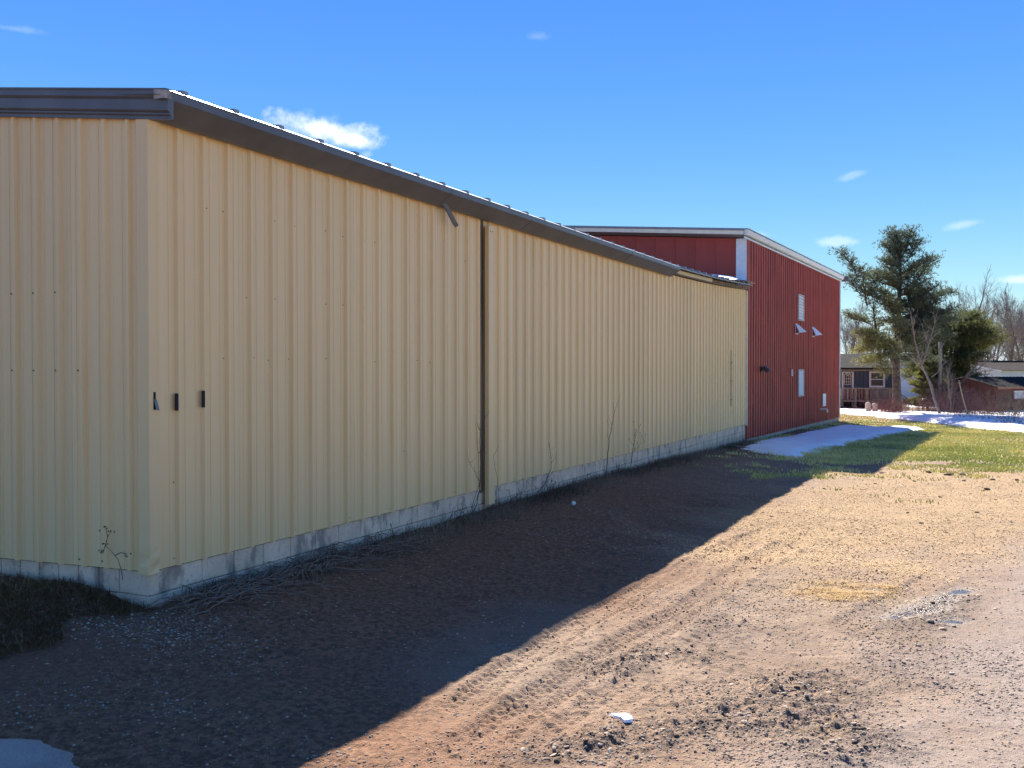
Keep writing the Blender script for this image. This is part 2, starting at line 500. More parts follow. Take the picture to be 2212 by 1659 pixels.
# ground material
def ground_material():
    m, T, b = mat_new('ground_soil')
    tc = T.n('ShaderNodeTexCoord'); P = tc.outputs['Object']
    A = {}
    for k in ('green', 'tan', 'straw', 'road', 'wet', 'soil', 'ridge', 'damp'):
        A[k] = T.n('ShaderNodeAttribute', attribute_name=k).outputs['Fac']
    n_big = T.noise(P, 0.35, 4); n_mid = T.noise(P, 2.2, 5, .6); n_fine = T.noise(P, 22.0, 6, .65); n_grain = T.noise(P, 110.0, 3, .6)
    dirt = T.mix(T.ramp(n_mid, .3, .7), (.245, .168, .110), (.37, .265, .182))
    dirt = T.mix(T.math('MULTIPLY', T.ramp(n_big, .45, .65), .55), dirt, (.315, .198, .122))
    dirt = T.mix(T.math('MULTIPLY', T.ramp(n_fine, .47, .62), .75), dirt, (.175, .125, .092))
    n_pit = T.noise(P, 48.0, 4, .65)
    dirt = T.mix(T.math('MULTIPLY', T.ramp(n_pit, .56, .66), .65), dirt, (.12, .088, .068))
    # lighter grit and dark specks
    vor = T.n('ShaderNodeTexVoronoi', ins={'Vector': P, 'Scale': 45.0, 'Randomness': 1.0})
    sp = T.math('MULTIPLY', T.ramp(vor.outputs['Distance'], .24, .12), T.ramp(n_mid, .40, .62))
    grit = T.mix(T.ramp(T.n('ShaderNodeSeparateColor', ins={0: vor.outputs['Color']}).outputs[0], .3, .7), (.16, .13, .115), (.52, .46, .39))
    dirt = T.mix(T.math('MULTIPLY', sp, .8), dirt, grit)
    soil = T.mix(T.ramp(n_fine, .38, .62), (.125, .062, .032), (.30, .152, .078))  # soil tone, darkened to deepen the buildings' shadow
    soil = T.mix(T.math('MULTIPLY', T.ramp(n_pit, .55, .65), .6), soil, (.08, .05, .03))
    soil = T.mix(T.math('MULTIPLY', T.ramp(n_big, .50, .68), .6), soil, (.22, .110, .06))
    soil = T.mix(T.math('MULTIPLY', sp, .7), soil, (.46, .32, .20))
    dirt = T.mix(T.math('MULTIPLY', A['damp'], .75), dirt, T.mix(T.ramp(n_fine, .4, .6), (.13, .088, .064), (.255, .182, .138)))
    c = T.mix(A['soil'], dirt, soil)  # soil mask and tone also paint in the buildings' shade
    road = T.mix(T.ramp(n_fine, .35, .65), (.24, .183, .15), (.33, .262, .22))
    road = T.mix(T.math('MULTIPLY', T.ramp(n_grain, .55, .7), .5), road, (.46, .41, .38))
    c = T.mix(A['road'], c, road)
    tan = T.mix(T.ramp(n_mid, .3, .7), (.415, .28, .155), (.33, .225, .125))
    tan = T.mix(T.math('MULTIPLY', T.ramp(n_fine, .52, .68), .7), tan, (.20, .155, .085))
    c = T.mix(T.math('MULTIPLY', A['tan'], .92), c, tan)
    grn = T.mix(T.ramp(n_mid, .3, .7), (.47, .385, .16), (.33, .345, .11))
    grn = T.mix(T.math('MULTIPLY', T.ramp(n_fine, .5, .7), .6), grn, (.20, .15, .07))
    c = T.mix(A['green'], c, grn)
    c = T.mix(T.math('MULTIPLY', A['straw'], T.ramp(n_fine, .35, .6)), c, (.50, .335, .12))
    c = T.mix(T.math('MULTIPLY', A['ridge'], T.ramp(n_fine, .42, .6)), c, (.10, .072, .054))
    wet = T.math('MULTIPLY', A['wet'], 1.0, clamp=True)
    c = T.mix(T.math('MULTIPLY', wet, .55), c, (.15, .115, .09))
    T.link(c, b.inputs['Base Color'])
    T.link(T.math('SUBTRACT', .93, T.math('MULTIPLY', T.ramp(wet, .55, .95), .68)), b.inputs['Roughness'])
    b.inputs['Specular IOR Level'].default_value = .3
    hgt_ = T.math('ADD', T.math('MULTIPLY', n_fine, .7), T.math('ADD', T.math('MULTIPLY', n_grain, .3), T.math('MULTIPLY', T.ramp(vor.outputs['Distance'], .35, .05), .25)))
    bp = T.n('ShaderNodeBump', ins={'Height': hgt_, 'Strength': .9, 'Distance': .03})
    T.link(bp.outputs[0], b.inputs['Normal'])
    return m
M_GROUND = ground_material()

def build_ground():
    ang_view = np.linspace(-36, 36, 720)
    a0 = np.concatenate([np.linspace(-180, -40, 36)[:-1], ang_view, np.linspace(40, 180, 36)[1:]])
    rad = np.concatenate([np.linspace(0.3, 4.6, 12)[:-1], np.geomspace(4.6, 32, 820)[:-1], np.geomspace(32, 90, 170)[:-1], np.geomspace(90, 4000, 40)])
    th = np.radians(a0)
    Rg, Tg = np.meshgrid(rad, th, indexing='ij')
    # heading measured clockwise from the viewing direction
    hx = F2[0] * np.cos(Tg) + R2[0] * np.sin(Tg)
    hy = F2[1] * np.cos(Tg) + R2[1] * np.sin(Tg)
    X = CAM[0] + Rg * hx; Y = CAM[1] + Rg * hy
    x = X.ravel(); y = Y.ravel()
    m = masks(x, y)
    pv = sstep(-0.25, 0.05, poly_sd(x, y, PAVE))
    z = gbase(x, y) + fine(x, y, m) * (1 - pv) - 0.012 * pv
    V = np.stack([x, y, z], 1)
    nr, na = Rg.shape
    i, j = np.meshgrid(np.arange(nr - 1), np.arange(na), indexing='ij')
    j2 = (j + 1) % na
    Fq = np.stack([i * na + j, (i + 1) * na + j, (i + 1) * na + j2, i * na + j2], -1).reshape(-1, 4)[:, ::-1]
    # closing cap at the centre
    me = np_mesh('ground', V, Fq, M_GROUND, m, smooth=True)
    o = put(me, 'ground', kind='structure')
    return o
build_ground()
# ------------------------------------------------------------------ materials for the buildings
def panel_material(name, col_clean, col_dirt_shade, rough=0.45, streak=1.0, spec=.4):
    """painted steel sheet: streaks of grime run down, denser beside the ribs where flank shade is painted in too ('dirt' attribute)"""
    m, T, b = mat_new(name)
    tc = T.n('ShaderNodeTexCoord'); P = tc.outputs['Object']
    oi = T.n('ShaderNodeObjectInfo')
    off = T.n('ShaderNodeVectorMath', operation='ADD', ins={0: P})
    cb = T.n('ShaderNodeCombineXYZ', ins={0: T.math('MULTIPLY', oi.outputs['Random'], 37.0), 1: T.math('MULTIPLY', oi.outputs['Random'], 11.0)})
    T.link(cb.outputs[0], off.inputs[1])
    mp = T.n('ShaderNodeMapping', ins={'Vector': off.outputs[0], 'Scale': (14.0, 14.0, 0.35)})
    st = T.noise(mp.outputs[0], 1.0, 6, .6)
    mp2 = T.n('ShaderNodeMapping', ins={'Vector': off.outputs[0], 'Scale': (55.0, 55.0, 0.6)})
    st2 = T.noise(mp2.outputs[0], 1.0, 3, .6)
    blot = T.noise(P, 1.1, 4)
    spk = T.noise(P, 90.0, 3, .6)
    dirt = T.n('ShaderNodeAttribute', attribute_name='dirt').outputs['Fac']
    f = T.math('MULTIPLY', T.math('ADD', T.math('MULTIPLY', dirt, .75), T.math('MULTIPLY', T.ramp(st, .45, .75), .5)),
               T.math('ADD', .45, T.math('MULTIPLY', T.ramp(blot, .3, .7), .8)))
    f = T.math('MULTIPLY', f, streak, clamp=True)
    c = T.mix(f, col_clean, col_dirt_shade)
    c = T.mix(T.math('MULTIPLY', T.ramp(st2, .58, .75), .25 * streak), c, [x * .62 for x in col_dirt_shade])
    c = T.mix(T.math('MULTIPLY', T.ramp(spk, .55, .75), .07), c, [x * .55 for x in col_clean])
    v = T.math('ADD', .95, T.math('MULTIPLY', oi.outputs['Random'], .10))
    h = T.n('ShaderNodeHueSaturation', ins={'Value': v, 'Color': c})
    T.link(h.outputs[0], b.inputs['Base Color'])
    b.inputs['Roughness'].default_value = rough
    b.inputs['Specular IOR Level'].default_value = spec
    b.inputs['Coat Weight'].default_value = .15
    b.inputs['Coat Roughness'].default_value = .3
    mp3 = T.n('ShaderNodeMapping', ins={'Vector': off.outputs[0], 'Scale': (2.2, 2.2, .5)})
    oc = T.noise(mp3.outputs[0], 1.0, 3)
    bp = T.n('ShaderNodeBump', ins={'Height': oc, 'Strength': .5, 'Distance': .04})
    T.link(bp.outputs[0], b.inputs['Normal'])
    return m
M_YEL = panel_material('cream_panel', (.88, .632, .315), (.82, .535, .22), .42, .65)
M_RED = panel_material('red_panel', (.43, .060, .042), (.16, .022, .018), .5, 1.15, .25)
M_DARK = simple_mat('grey_gutter_metal', (.118, .122, .138), .42, 0.0, .10, 3.0)
M_LIP = simple_mat('galvanised_edge', (.78, .79, .81), .5, .8, .08, 6.0)
M_ROOF = simple_mat('roof_steel', (.30, .29, .29), .5, .35, .12, 3.0)
M_WHITE = simple_mat('white_trim', (.74, .75, .78), .5, 0, .06, 4.0)
M_CREAMTRIM = simple_mat('cream_trim', (.74, .67, .54), .5, 0, .07, 4.0)
M_BLACK = simple_mat('black_opening', (.012, .012, .014), .8, 0, .1, 5)
M_RAW = simple_mat('weathered_board', (.20, .15, .11), .85, 0, .3, 14, .4, 60, stretch=(1, 3, 1))
M_ROOFUND = simple_mat('grey_soffit', (.21, .19, .175), .7, 0, .1, 5)

def block_material():
    m, T, b = mat_new('stained_concrete')
    tc = T.n('ShaderNodeTexCoord'); P = tc.outputs['Object']
    oi = T.n('ShaderNodeObjectInfo')
    geo_ = T.n('ShaderNodeNewGeometry'); Wp = geo_.outputs['Position']
    n1 = T.noise(Wp, 3.0, 5); n2 = T.noise(Wp, 30.0, 5, .65)
    mp = T.n('ShaderNodeMapping', ins={'Vector': Wp, 'Scale': (5.0, 5.0, 2.4)})
    st = T.noise(mp.outputs[0], 1.0, 5, .6)
    c = T.mix(T.ramp(n1, .3, .7), (.74, .55, .375), (.88, .68, .48))
    c = T.mix(T.math('MULTIPLY', T.ramp(st, .50, .66), .65), c, (.17, .135, .115))
    z = T.n('ShaderNodeSeparateXYZ', ins={0: Wp}).outputs[2]
    low = T.ramp(T.math('ADD', z, T.math('MULTIPLY', n1, .18)), .24, .05)
    c = T.mix(T.math('MULTIPLY', low, .55), c, (.24, .19, .155))       # splash-back mud along the footing
    c = T.mix(T.math('MULTIPLY', T.ramp(n2, .55, .7), .5), c, (.20, .185, .18))
    h = T.n('ShaderNodeHueSaturation', ins={'Value': T.math('ADD', .92, T.math('MULTIPLY', oi.outputs['Random'], .12)), 'Color': c})
    T.link(h.outputs[0], b.inputs['Base Color'])
    b.inputs['Roughness'].default_value = .9
    bp = T.n('ShaderNodeBump', ins={'Height': n2, 'Strength': .5, 'Distance': .02})
    T.link(bp.outputs[0], b.inputs['Normal'])
    return m
M_BLOCK = block_material()

# ------------------------------------------------------------------ the cream warehouse
ZB = 0.34                      # bottom of the sheeting
ZW = 3.99                      # top of the sheeting
YL = 23.1                      # length of the side wall
SLOPE = 0.105
GE = math.radians(3.5)
GD = np.array([-math.cos(GE), -math.sin(GE)])      # direction of the gable wall
GN = np.array([math.sin(GE), -math.cos(GE)])       # its outward normal
def lift(y):
    return 0.0024 * max(0.0, y - 13.0) ** 2

WH = thing('metal_warehouse', 'long low cream ribbed metal warehouse with grey gutter and block footing', 'warehouse')

def rib_profile(pitch, n, major=.028, half=.030, top=.013, lap=True):
    """(distance along wall, projection, dirt with painted flank shade) for n ribs; the panel starts mid-flat"""
    out = []
    for k in range(n):
        o = k * pitch
        a = pitch
        dd = 1.0 if (k == n - 1 and lap) else .55
        c = o + .5 * a
        out += [(o, 0, .05), (o + .17 * a, 0, .05), (o + .185 * a, .0055, .1), (o + .215 * a, .0055, .1), (o + .23 * a, 0, .15),
                (c - half - .045, 0, .25), (c - half - .02, 0, .5 + .3 * (dd > .9)), (c - half, 0, dd), (c - top, major, dd * .7),  # shade of this flank is painted in with the grime
                (c - top + .002, major, .0), (c + top, major, .0),
                (c + half, 0, .5), (c + half + .012, 0, .25), (o + .77 * a, 0, .05), (o + .785 * a, .0055, .1), (o + .815 * a, .0055, .1), (o + .83 * a, 0, .05)]
    out.append((n * pitch, 0, .05))
    return out

def wall_panel(parent, name, mat, origin, d, nrm, s0, prof, zb, ztop, width, proud=0.0, smax=None):
    """one corrugated sheet as a thin closed-look surface"""
    mb = MB(); dirt = []  # dirt: grime plus the painted flank shade of the ribs
    P = [(s, p, q) for s, p, q in prof if (smax is None or s0 + s <= smax + 1e-6)]
    if len(P) < 2:
        return
    nseg = 6
    rows = []
    for i in range(nseg + 1):
        row = []
        for (s, p, q) in P:
            zt = ztop(s0 + s)
            z = zb + (zt - zb) * i / nseg
            x = origin[0] + d[0] * (s0 + s) + nrm[0] * (p + proud)
            y = origin[1] + d[1] * (s0 + s) + nrm[1] * (p + proud)
            row.append(len(mb.v)); mb.v.append((x, y, z)); dirt.append(q)
        rows.append(row)
    flip = (d[0] * nrm[1] - d[1] * nrm[0]) > 0
    for i in range(nseg):
        for j in range(len(P) - 1):
            f = (rows[i][j], rows[i][j + 1], rows[i + 1][j + 1], rows[i + 1][j])
            mb.f.append(f[::-1] if flip else f)
    mb.att['dirt'] = dirt
    # hand the sheet its own origin at its foot so the noise differs from sheet to sheet
    me = mb.mesh(name, mat)
    return put(me, name, parent)

RIB = .305
JY = 5.93                                             # dark joint beside the downspout
def zt_side(y):
    return ZW + lift(y)
s0 = 0.075
prof3 = rib_profile(RIB, 3)
first_s = 0.312 - .5 * RIB                          # first rib at 0.31 m
n_ribs = 0
k = 0
wall_panel(WH, 'wall_panel', M_YEL, (0, 0), (0, 1), (1, 0), .07, [(0, .004, .2), (.05, .004, .3), (first_s - .07 + .004, .002, .2)], ZB, zt_side, .1)
s = first_s
while s < YL - .05:
    smax = None
    if s < JY - .035 < s + 3 * RIB:
        smax = JY - .032
    wall_panel(WH, 'wall_panel', M_YEL, (0, 0), (0, 1), (1, 0), s, prof3, ZB, zt_side, 3 * RIB, .0012 * (k % 2), smax if smax else YL - .02)
    if smax:
        s = JY + .055
    else:
        s += 3 * RIB
    k += 1
# gable sheets
def zt_gable(t):
    return ZW + .02 + SLOPE * t
GP = .242
profg = rib_profile(GP, 3)
t0 = .068
k = 0
while t0 < 8.0:
    wall_panel(WH, 'wall_panel', M_YEL, (0, 0), GD, GN, t0, profg, ZB, zt_gable, 3 * GP, .0012 * (k % 2))
    t0 += 3 * GP; k += 1
# hidden walls that close the building
mb = MB(); mb.obox((-16, -1, 0.0), (.1, 0, 0), (0, 24, 0), (0, 0, 4.0)); mb.build('rear_wall', M_CREAMTRIM, WH)
mb = MB()
mb.add([(-.05, YL - .05, .2), (-16, YL - .05, .2), (-16, YL - .05, 4.2), (-8, YL - .05, 5.3), (-.05, YL - .05, 4.15)], [(0, 1, 2, 3, 4)])
mb.build('end_wall', M_CREAMTRIM, WH)
# corner trim with its crumpled foot
mb = MB()
zz = [ZB - .012, ZB + .05, ZB + .12, ZB + .2, ZB + .32, ZB + .5, 1.5, 2.5, ZW + .0]
rows = []
for i, z in enumerate(zz):
    c = max(0, (.5 - (z - ZB)) / .5)
    j = lambda a: (random.random() - .5) * a * c
    pts = [GD * .085 + GN * (.012), GD * .083 + GN * .036, np.array((.036 + j(.03), -.036 + j(.03))), np.array((.038 + j(.02), .07 + j(.02))), np.array((.012, .083))]
    rows.append([])
    for p in pts:
        rows[-1].append(len(mb.v)); mb.v.append((p[0], p[1], z + j(.02)))
for i in range(len(zz) - 1):
    for q in range(4):
        mb.f.append((rows[i][q], rows[i][q + 1], rows[i + 1][q + 1], rows[i + 1][q]))
mb.att['dirt'] = [.25 + .1 * random.random() for _ in mb.v]
mb.build('corner_trim', M_YEL, WH)

# dark closure behind the open rib ends
mb = MB(); mb.box(-.03, -.004, -.02, YL - .06, ZB - .005, ZB + .1); mb.build('base_angle', M_BLACK, WH)
mb = MB(); mb.obox((GD[0] * .05 - GN[0] * .004, GD[1] * .05 - GN[1] * .004, ZB - .005), (*(GD * 8), 0), (*(-GN * .025), 0), (0, 0, .1)); mb.build('base_angle', M_BLACK, WH)

# footing of concrete blocks
def foot_block(o, d, nrm, length, z0, z1, jit):
    mb = MB()
    g = .004
    dep = .22
    o = np.array(o, float)
    base = o + d * g + nrm * jit
    ch = .006
    A = lambda s_, n_, z_: (*(o + d * s_ + nrm * n_), z_)
    v = [A(g, jit - dep, z0), A(length - g, jit - dep, z0), A(length - g, jit - ch, z0), A(g, jit - ch, z0),
         A(g, jit - dep, z1), A(length - g, jit - dep, z1), A(length - g, jit - ch, z1), A(g, jit - ch, z1),
         A(g + ch, jit, z0 + ch), A(length - g - ch, jit, z0 + ch), A(length - g - ch, jit, z1 - ch), A(g + ch, jit, z1 - ch)]
    f = [(0, 1, 2, 3), (4, 7, 6, 5), (0, 4, 5, 1), (1, 5, 6, 2), (0, 3, 7, 4), (8, 9, 10, 11), (3, 2, 9, 8), (2, 6, 10, 9), (6, 7, 11, 10), (7, 3, 8, 11)]
    if d[0] * nrm[1] - d[1] * nrm[0] < 0:
        f = [q[::-1] for q in f]
    mb.add(v, f)
    mb.build('foundation_block', M_BLOCK, WH)
L = .405
for course, (z0, z1) in enumerate(((-.15, .138), (.144, ZB - .002))):
    y = .0 - (.2 if course else 0)
    while y < YL:
        l = min(L, YL + .02 - y)
        yy = max(y, -.005)
        if l > .05:
            foot_block((0, yy), np.array((0, 1.)), np.array((1., 0)), l - (yy - y), z0, z1, -.012 + random.uniform(-.003, .003) + (.006 if course == 0 else 0))
        y += L
for course, (z0, z1) in enumerate(((-.1, .138), (.144, ZB - .002))):
    t = -.0 + (.1 if course else 0)
    foot_block((0, 0), GD, GN, max(.02, t + .012), z0, z1, -.012)
    while t < 7.5:
        foot_block(GD * (t + .012), GD, GN, .215, z0, z1, -.014 + random.uniform(-.003, .003))
        t += .215

# eaves gutter along the side wall
GX = .235
GTOP = 4.125
gut_prof = [(-.0, 3.934), (.035, 3.935), (.06, 3.946), (GX - .045, 4.03), (GX - .005, 4.058), (GX, 4.062), (GX, GTOP), (GX - .012, GTOP), (GX - .012, 4.068), (.03, 3.962), (0.0, 3.962)]
GY1 = 14.9
segs = [-.03, 4.6, 7.0, 11.6, GY1]
for i in range(4):
    mb = MB()
    pr = [(a + .0015 * (i % 2), b + .001 * (i % 2)) for a, b in gut_prof]
    mb.extrude(pr, (.04, segs[i] + (.002 if i else 0), 0), (.04, segs[i + 1], 0), (1, 0, 0), (0, 0, 1))
    mb.build('gutter', M_DARK, WH)
for i in range(1, 4):                      # joint straps
    mb = MB()
    mb.extrude([(.055, 3.939), (GX - .044, 4.025), (GX + .004, 4.056), (GX + .004, GTOP + .001), (GX + .001, GTOP + .001), (GX + .001, 4.060), (.055, 3.944)],
               (.04, segs[i] - .012, 0), (.04, segs[i] + .012, 0), (1, 0, 0), (0, 0, 1))
    mb.build('gutter_strap', M_DARK, WH)
# bright folded drip edge over the gutter lip
mb = MB()
mb.add([(.258, -.06, GTOP + .020), (.287, -.06, GTOP + .002), (.287, GY1, GTOP + .002), (.258, GY1, GTOP + .020),
        (.258, -.06, GTOP + .017), (.287, -.06, GTOP - .001), (.287, GY1, GTOP - .001), (.258, GY1, GTOP + .017)],
       [(0, 1, 2, 3), (7, 6, 5, 4), (1, 5, 6, 2), (0, 4, 5, 1), (2, 6, 7, 3), (3, 7, 4, 0)])
mb.build('drip_edge', M_LIP, WH)
# end cap
mb = MB(); mb.add([(.04 + a, GY1 + .002, b) for a, b in gut_prof[:7]] + [(.04, GY1 + .002, GTOP - .03)], [tuple(range(8))]); mb.build('gutter_end_cap', M_DARK, WH)

# sculpted rake trim along the gable
slope3 = np.array((GD[0], GD[1], SLOPE)); 
gn3 = np.array((GN[0], GN[1], 0.0))
rk = [(.02, 3.885), (.045, 3.885), (.045, 3.91), (.065, 3.92), (.065, 3.932), (.060, 3.934), (.085, 3.95), (.085, 4.03), (.105, 4.05), (.105, 4.115), (.02, 4.115)]
p0 = np.array((GD[0] * -.275, GD[1] * -.275, -SLOPE * .2)); p1 = p0 + slope3 * 8.6
p0[2] += .0
mb = MB(); mb.extrude(rk, p0 + np.array((0, 0, .045)), p1 + np.array((0, 0, .045)), gn3, (0, 0, 1)); mb.build('rake_trim', M_DARK, WH)
# folded corner cap where rake and gutter meet, worn to bare metal
M_CAP = simple_mat('worn_cap', (.36, .31, .26), .6, .1, .35, 12)
mb = MB()
cp = [(.10, -.24), (GX + .052, -.24), (GX + .052, -.10), (.02, -.10)]
mb.add([(.175, -.109, 4.062), (.285, -.105, 4.058), (.285, -.105, 4.122), (.175, -.109, 4.138),
        (.285, -.03, 4.062), (.285, -.03, 4.124), (.175, -.03, 4.14)], [(0, 1, 2, 3), (1, 4, 5, 2), (3, 2, 5, 6)])
mb.build('gutter_corner_cap', M_CAP, WH)

# standing-seam roof sheets
SEAM = .612
def roof_sheet_mesh():
    mb = MB()
    w = SEAM
    h = .046
    prof = [(0, 0), (.02, h), (.075, h), (.095, 0), (w + .018, -.003)]
    x0, x1 = .256, -8.05
    for j, (a, b) in enumerate(prof):
        mb.v.append((x0, a, b)); mb.v.append((x1, a, b + SLOPE * (x0 - x1)))
    n = len(prof)
    for j in range(n - 1):
        mb.f.append((2 * j, 2 * j + 1, 2 * j + 3, 2 * j + 2))
    mb.f.append((0, 2, 4, 6))
    o = len(mb.v)                                    # drip edge
    for j, (a, b) in enumerate(((.0, -.002), (w, -.002))):
        mb.v.append((x0 + .002, a, b)); mb.v.append((x0 + .002, a, b - .028))
    mb.f.append((o, o + 1, o + 3, o + 2))
    return mb.mesh('roof_panel', M_ROOF)
rs = roof_sheet_mesh()
y = .10
ZR = 4.128
mb = MB(); mb.add([(.262, -.10, ZR - .002), (.262, .102, ZR - .002), (-8.05, .102, ZR - .002 + SLOPE * 8.312), (-8.05, -.60, ZR - .002 + SLOPE * 8.312)], [(0, 1, 2, 3)]); mb.build('roof_edge_strip', M_ROOF, WH)
while y < YL - .55:
    o = put(rs, 'roof_panel', WH, (0, y, ZR + lift(y + .3)))
    y += SEAM
mb = MB()
mb.add([(-8.05, -.2, ZR + SLOPE * 8.31), (-8.05, YL, ZR + SLOPE * 8.31 + .2), (-16.3, YL, ZR), (-16.3, -.2, ZR)], [(0, 1, 2, 3)])
mb.build('roof_slope', M_ROOF, WH)
mb = MB()
mb.add([(.24, -.12, ZR - .04), (.24, GY1, ZR - .04), (-8.05, GY1, ZR - .04 + SLOPE * 8.3), (-8.05, -.12, ZR - .04 + SLOPE * 8.3)], [(0, 1, 2, 3)])
mb.build('roof_underside', M_ROOFUND, WH)

# cream eave trim beyond the gutter, then the bare weathered edge
for (ya, yb) in ((GY1 + .02, 16.15), (16.17, 18.65)):
    mb = MB()
    za = lift(ya) ; zb_ = lift(yb)
    mb.extrude([(0.03, 4.035), (.075, 4.035), (.075, 4.115), (.03, 4.115)], (0, ya, za), (0, yb, zb_), (1, 0, 0), (0, 0, 1))
    mb.build('eave_trim', M_CREAMTRIM, WH)
    mb = MB(); mb.extrude([(0.032, 4.0), (.068, 4.0), (.068, 4.034), (.032, 4.034)], (0, ya, za), (0, yb, zb_), (1, 0, 0), (0, 0, 1)); mb.build('eave_shadow_strip', M_RAW, WH)
y = 18.67
while y < YL - .02:
    l = .34 + random.random() * .25
    y2 = min(YL, y + l)
    mb = MB(); j = random.uniform(-.008, .008)
    mb.extrude([(.032, 4.0 + j), (.085 + j, 4.0), (.085 + j, 4.10), (.032, 4.105)], (0, y, lift(y)), (0, y2 - .006, lift(y2)), (1, 0, 0), (0, 0, 1))
    mb.build('eave_board', M_RAW, WH)
    y = y2

# downspout, expansion joint
mb = MB(); mb.box(-.012, .006, JY - .034, JY + .03, .30, 3.95); mb.build('expansion_joint', simple_mat('dark_joint', (.17, .125, .085), .7, 0, .3, 8, stretch=(1, 1, .1)), WH)
mb = MB()
mb.extrude([(.034, .0), (.090, .0), (.096, .006), (.096, .172), (.090, .178), (.034, .178)], (0, JY + .035, .135), (0, JY + .035, 3.87), (1, 0, 0), (0, 1, 0))
mb.att['dirt'] = [.65 if (i % 6) in (0, 1) else .1 for i in range(len(mb.v))]  # one side face browner than the front
ds = mb.build('downspout', M_YEL, WH)
for zq in (3.80,):
    for (a, b) in ((.0965, .11), (.0965, .05)):
        mb = MB(); mb.box(a - .001, a + .003, JY + .035 + b - .006, JY + .035 + b + .006, zq - .006, zq + .006); mb.build('screw', M_BLACK, ds)
# loose strap hanging from the gutter
sp_ = MB()
q = [(.11, 4.66, 3.95), (.13, 4.76, 3.86), (.14, 4.86, 3.76), (.13, 4.93, 3.73), (.13, 4.96, 3.71)]
for i in range(len(q) - 1):
    a = np.array(q[i]); b_ = np.array(q[i + 1])
    w_ = .026 if i < 3 else .014
    sp_.obox(a + (0, -w_, 0), b_ - a, (0.02, 2 * w_, .02), (0.012, 0, .012))
sp_.build('loose_strap', M_DARK, WH)
# three dark slots beside the corner
def side_pt(px, py, proud):
    """point on the plane x = proud"""
    d = ray(px, py); t = (proud - CAM[0]) / d[0]
    return CAM + d * t
for i, (px, ya, yb) in enumerate(((333.5, 847, 885), (383, 850, 887), (440.5, 844, 880))):
    a = side_pt(px, yb, .034); b_ = side_pt(px, ya, .034)
    x0 = .0335 if i else .038
    w_ = .0145 if i else .012
    mb = MB(); mb.box(x0 - .012, x0 + .0015, a[1] - w_, a[1] + w_, a[2], b_[2])
    o = mb.build('vent_slot', M_BLACK, WH)
    if i == 0:
        mb = MB()
        zc = a[2] + (b_[2] - a[2]) * .58
        mb.add([(x0 + .004, a[1] - .012, zc), (x0 + .004, a[1] + .018, zc), (x0 + .02, a[1] + .03, a[2] - .004), (x0 + .02, a[1] - .002, a[2] - .004),
                (x0 + .006, a[1] - .012, zc + .001), (x0 + .006, a[1] + .018, zc + .001), (x0 + .022, a[1] + .03, a[2] - .003), (x0 + .022, a[1] - .002, a[2] - .003)],
               [(0, 3, 2, 1), (4, 5, 6, 7), (0, 1, 5, 4), (1, 2, 6, 5), (2, 3, 7, 6), (3, 0, 4, 7)])
        mb.build('bent_flap', simple_mat('slate_flap', (.16, .18, .19), .5), o)
# thin white conduit near the far end
a = side_pt(1581, 850, .05); b_ = side_pt(1581, 757, .05)
mb = MB(); mb.box(.034, .055, a[1] - .016, a[1] + .016, a[2] - .35, b_[2]); cd = mb.build('conduit', M_CREAMTRIM, WH)
for fz in (.2, .5, .8):
    z_ = a[2] - .5 + fz * (b_[2] - a[2] + .5)
    mb = MB(); mb.box(.033, .058, a[1] - .022, a[1] + .022, z_ - .012, z_ + .012); mb.build('clamp', M_DARK, cd)
# rows of screw heads
sv_, sf_ = [], []
mb = MB()
def screw(x, y, z, r=.007):
    mb.box(x - .002, x + .004, y - r, y + r, z - r, z + r)
kk = 0
s = .312
while s < YL:
    for z in (ZB + .05, 1.02, 2.05, 2.62, 3.35):
        if abs(s - JY) > .2 and random.random() < .4:
            screw(.001, s + random.choice((-.05, .05)) , z + random.uniform(-.015, .015), .0042)
    s += RIB
mb.build('screw_heads', simple_mat('rusty_screw', (.09, .06, .045), .8), WH, kind='stuff')
mb = MB()
t = .068 + GP / 2
while t < 4:
    for z in (ZB + .05, 1.95, 2.6):
        if random.random() < .6:
            p = GD * (t + .055) + GN * .002
            mb.box(p[0] - .0055, p[0] + .0055, p[1] - .004, p[1] + .003, z - .0055, z + .0055)
    t += GP
mb.build('screw_heads', MATS['rusty_screw'], WH, kind='stuff')

# ------------------------------------------------------------------ the red building
RA = math.radians(-2.8)
RB = thing('red_barn', 'tall dark red ribbed metal barn with white corner trim behind the cream warehouse', 'barn', (0.0, YL + .03, 0), RA)
# local frame: side wall on x = 0 running +y, gable wall on y = 0 running -x
RL = 15.7; RZB = -.10; RZT = 5.78; RS = .08; RW = 16.0
prof_r = rib_profile(.305, 3, major=.034, half=.05, top=.02)
s = 0.06; k = 0
while s < RL - .05:
    wall_panel(RB, 'wall_panel', M_RED, (0, 0), (0, 1), (1, 0), s, prof_r, RZB - .06 * s / RL, lambda y: RZT, .915, .0012 * (k % 2), RL - .05)
    s += .915; k += 1
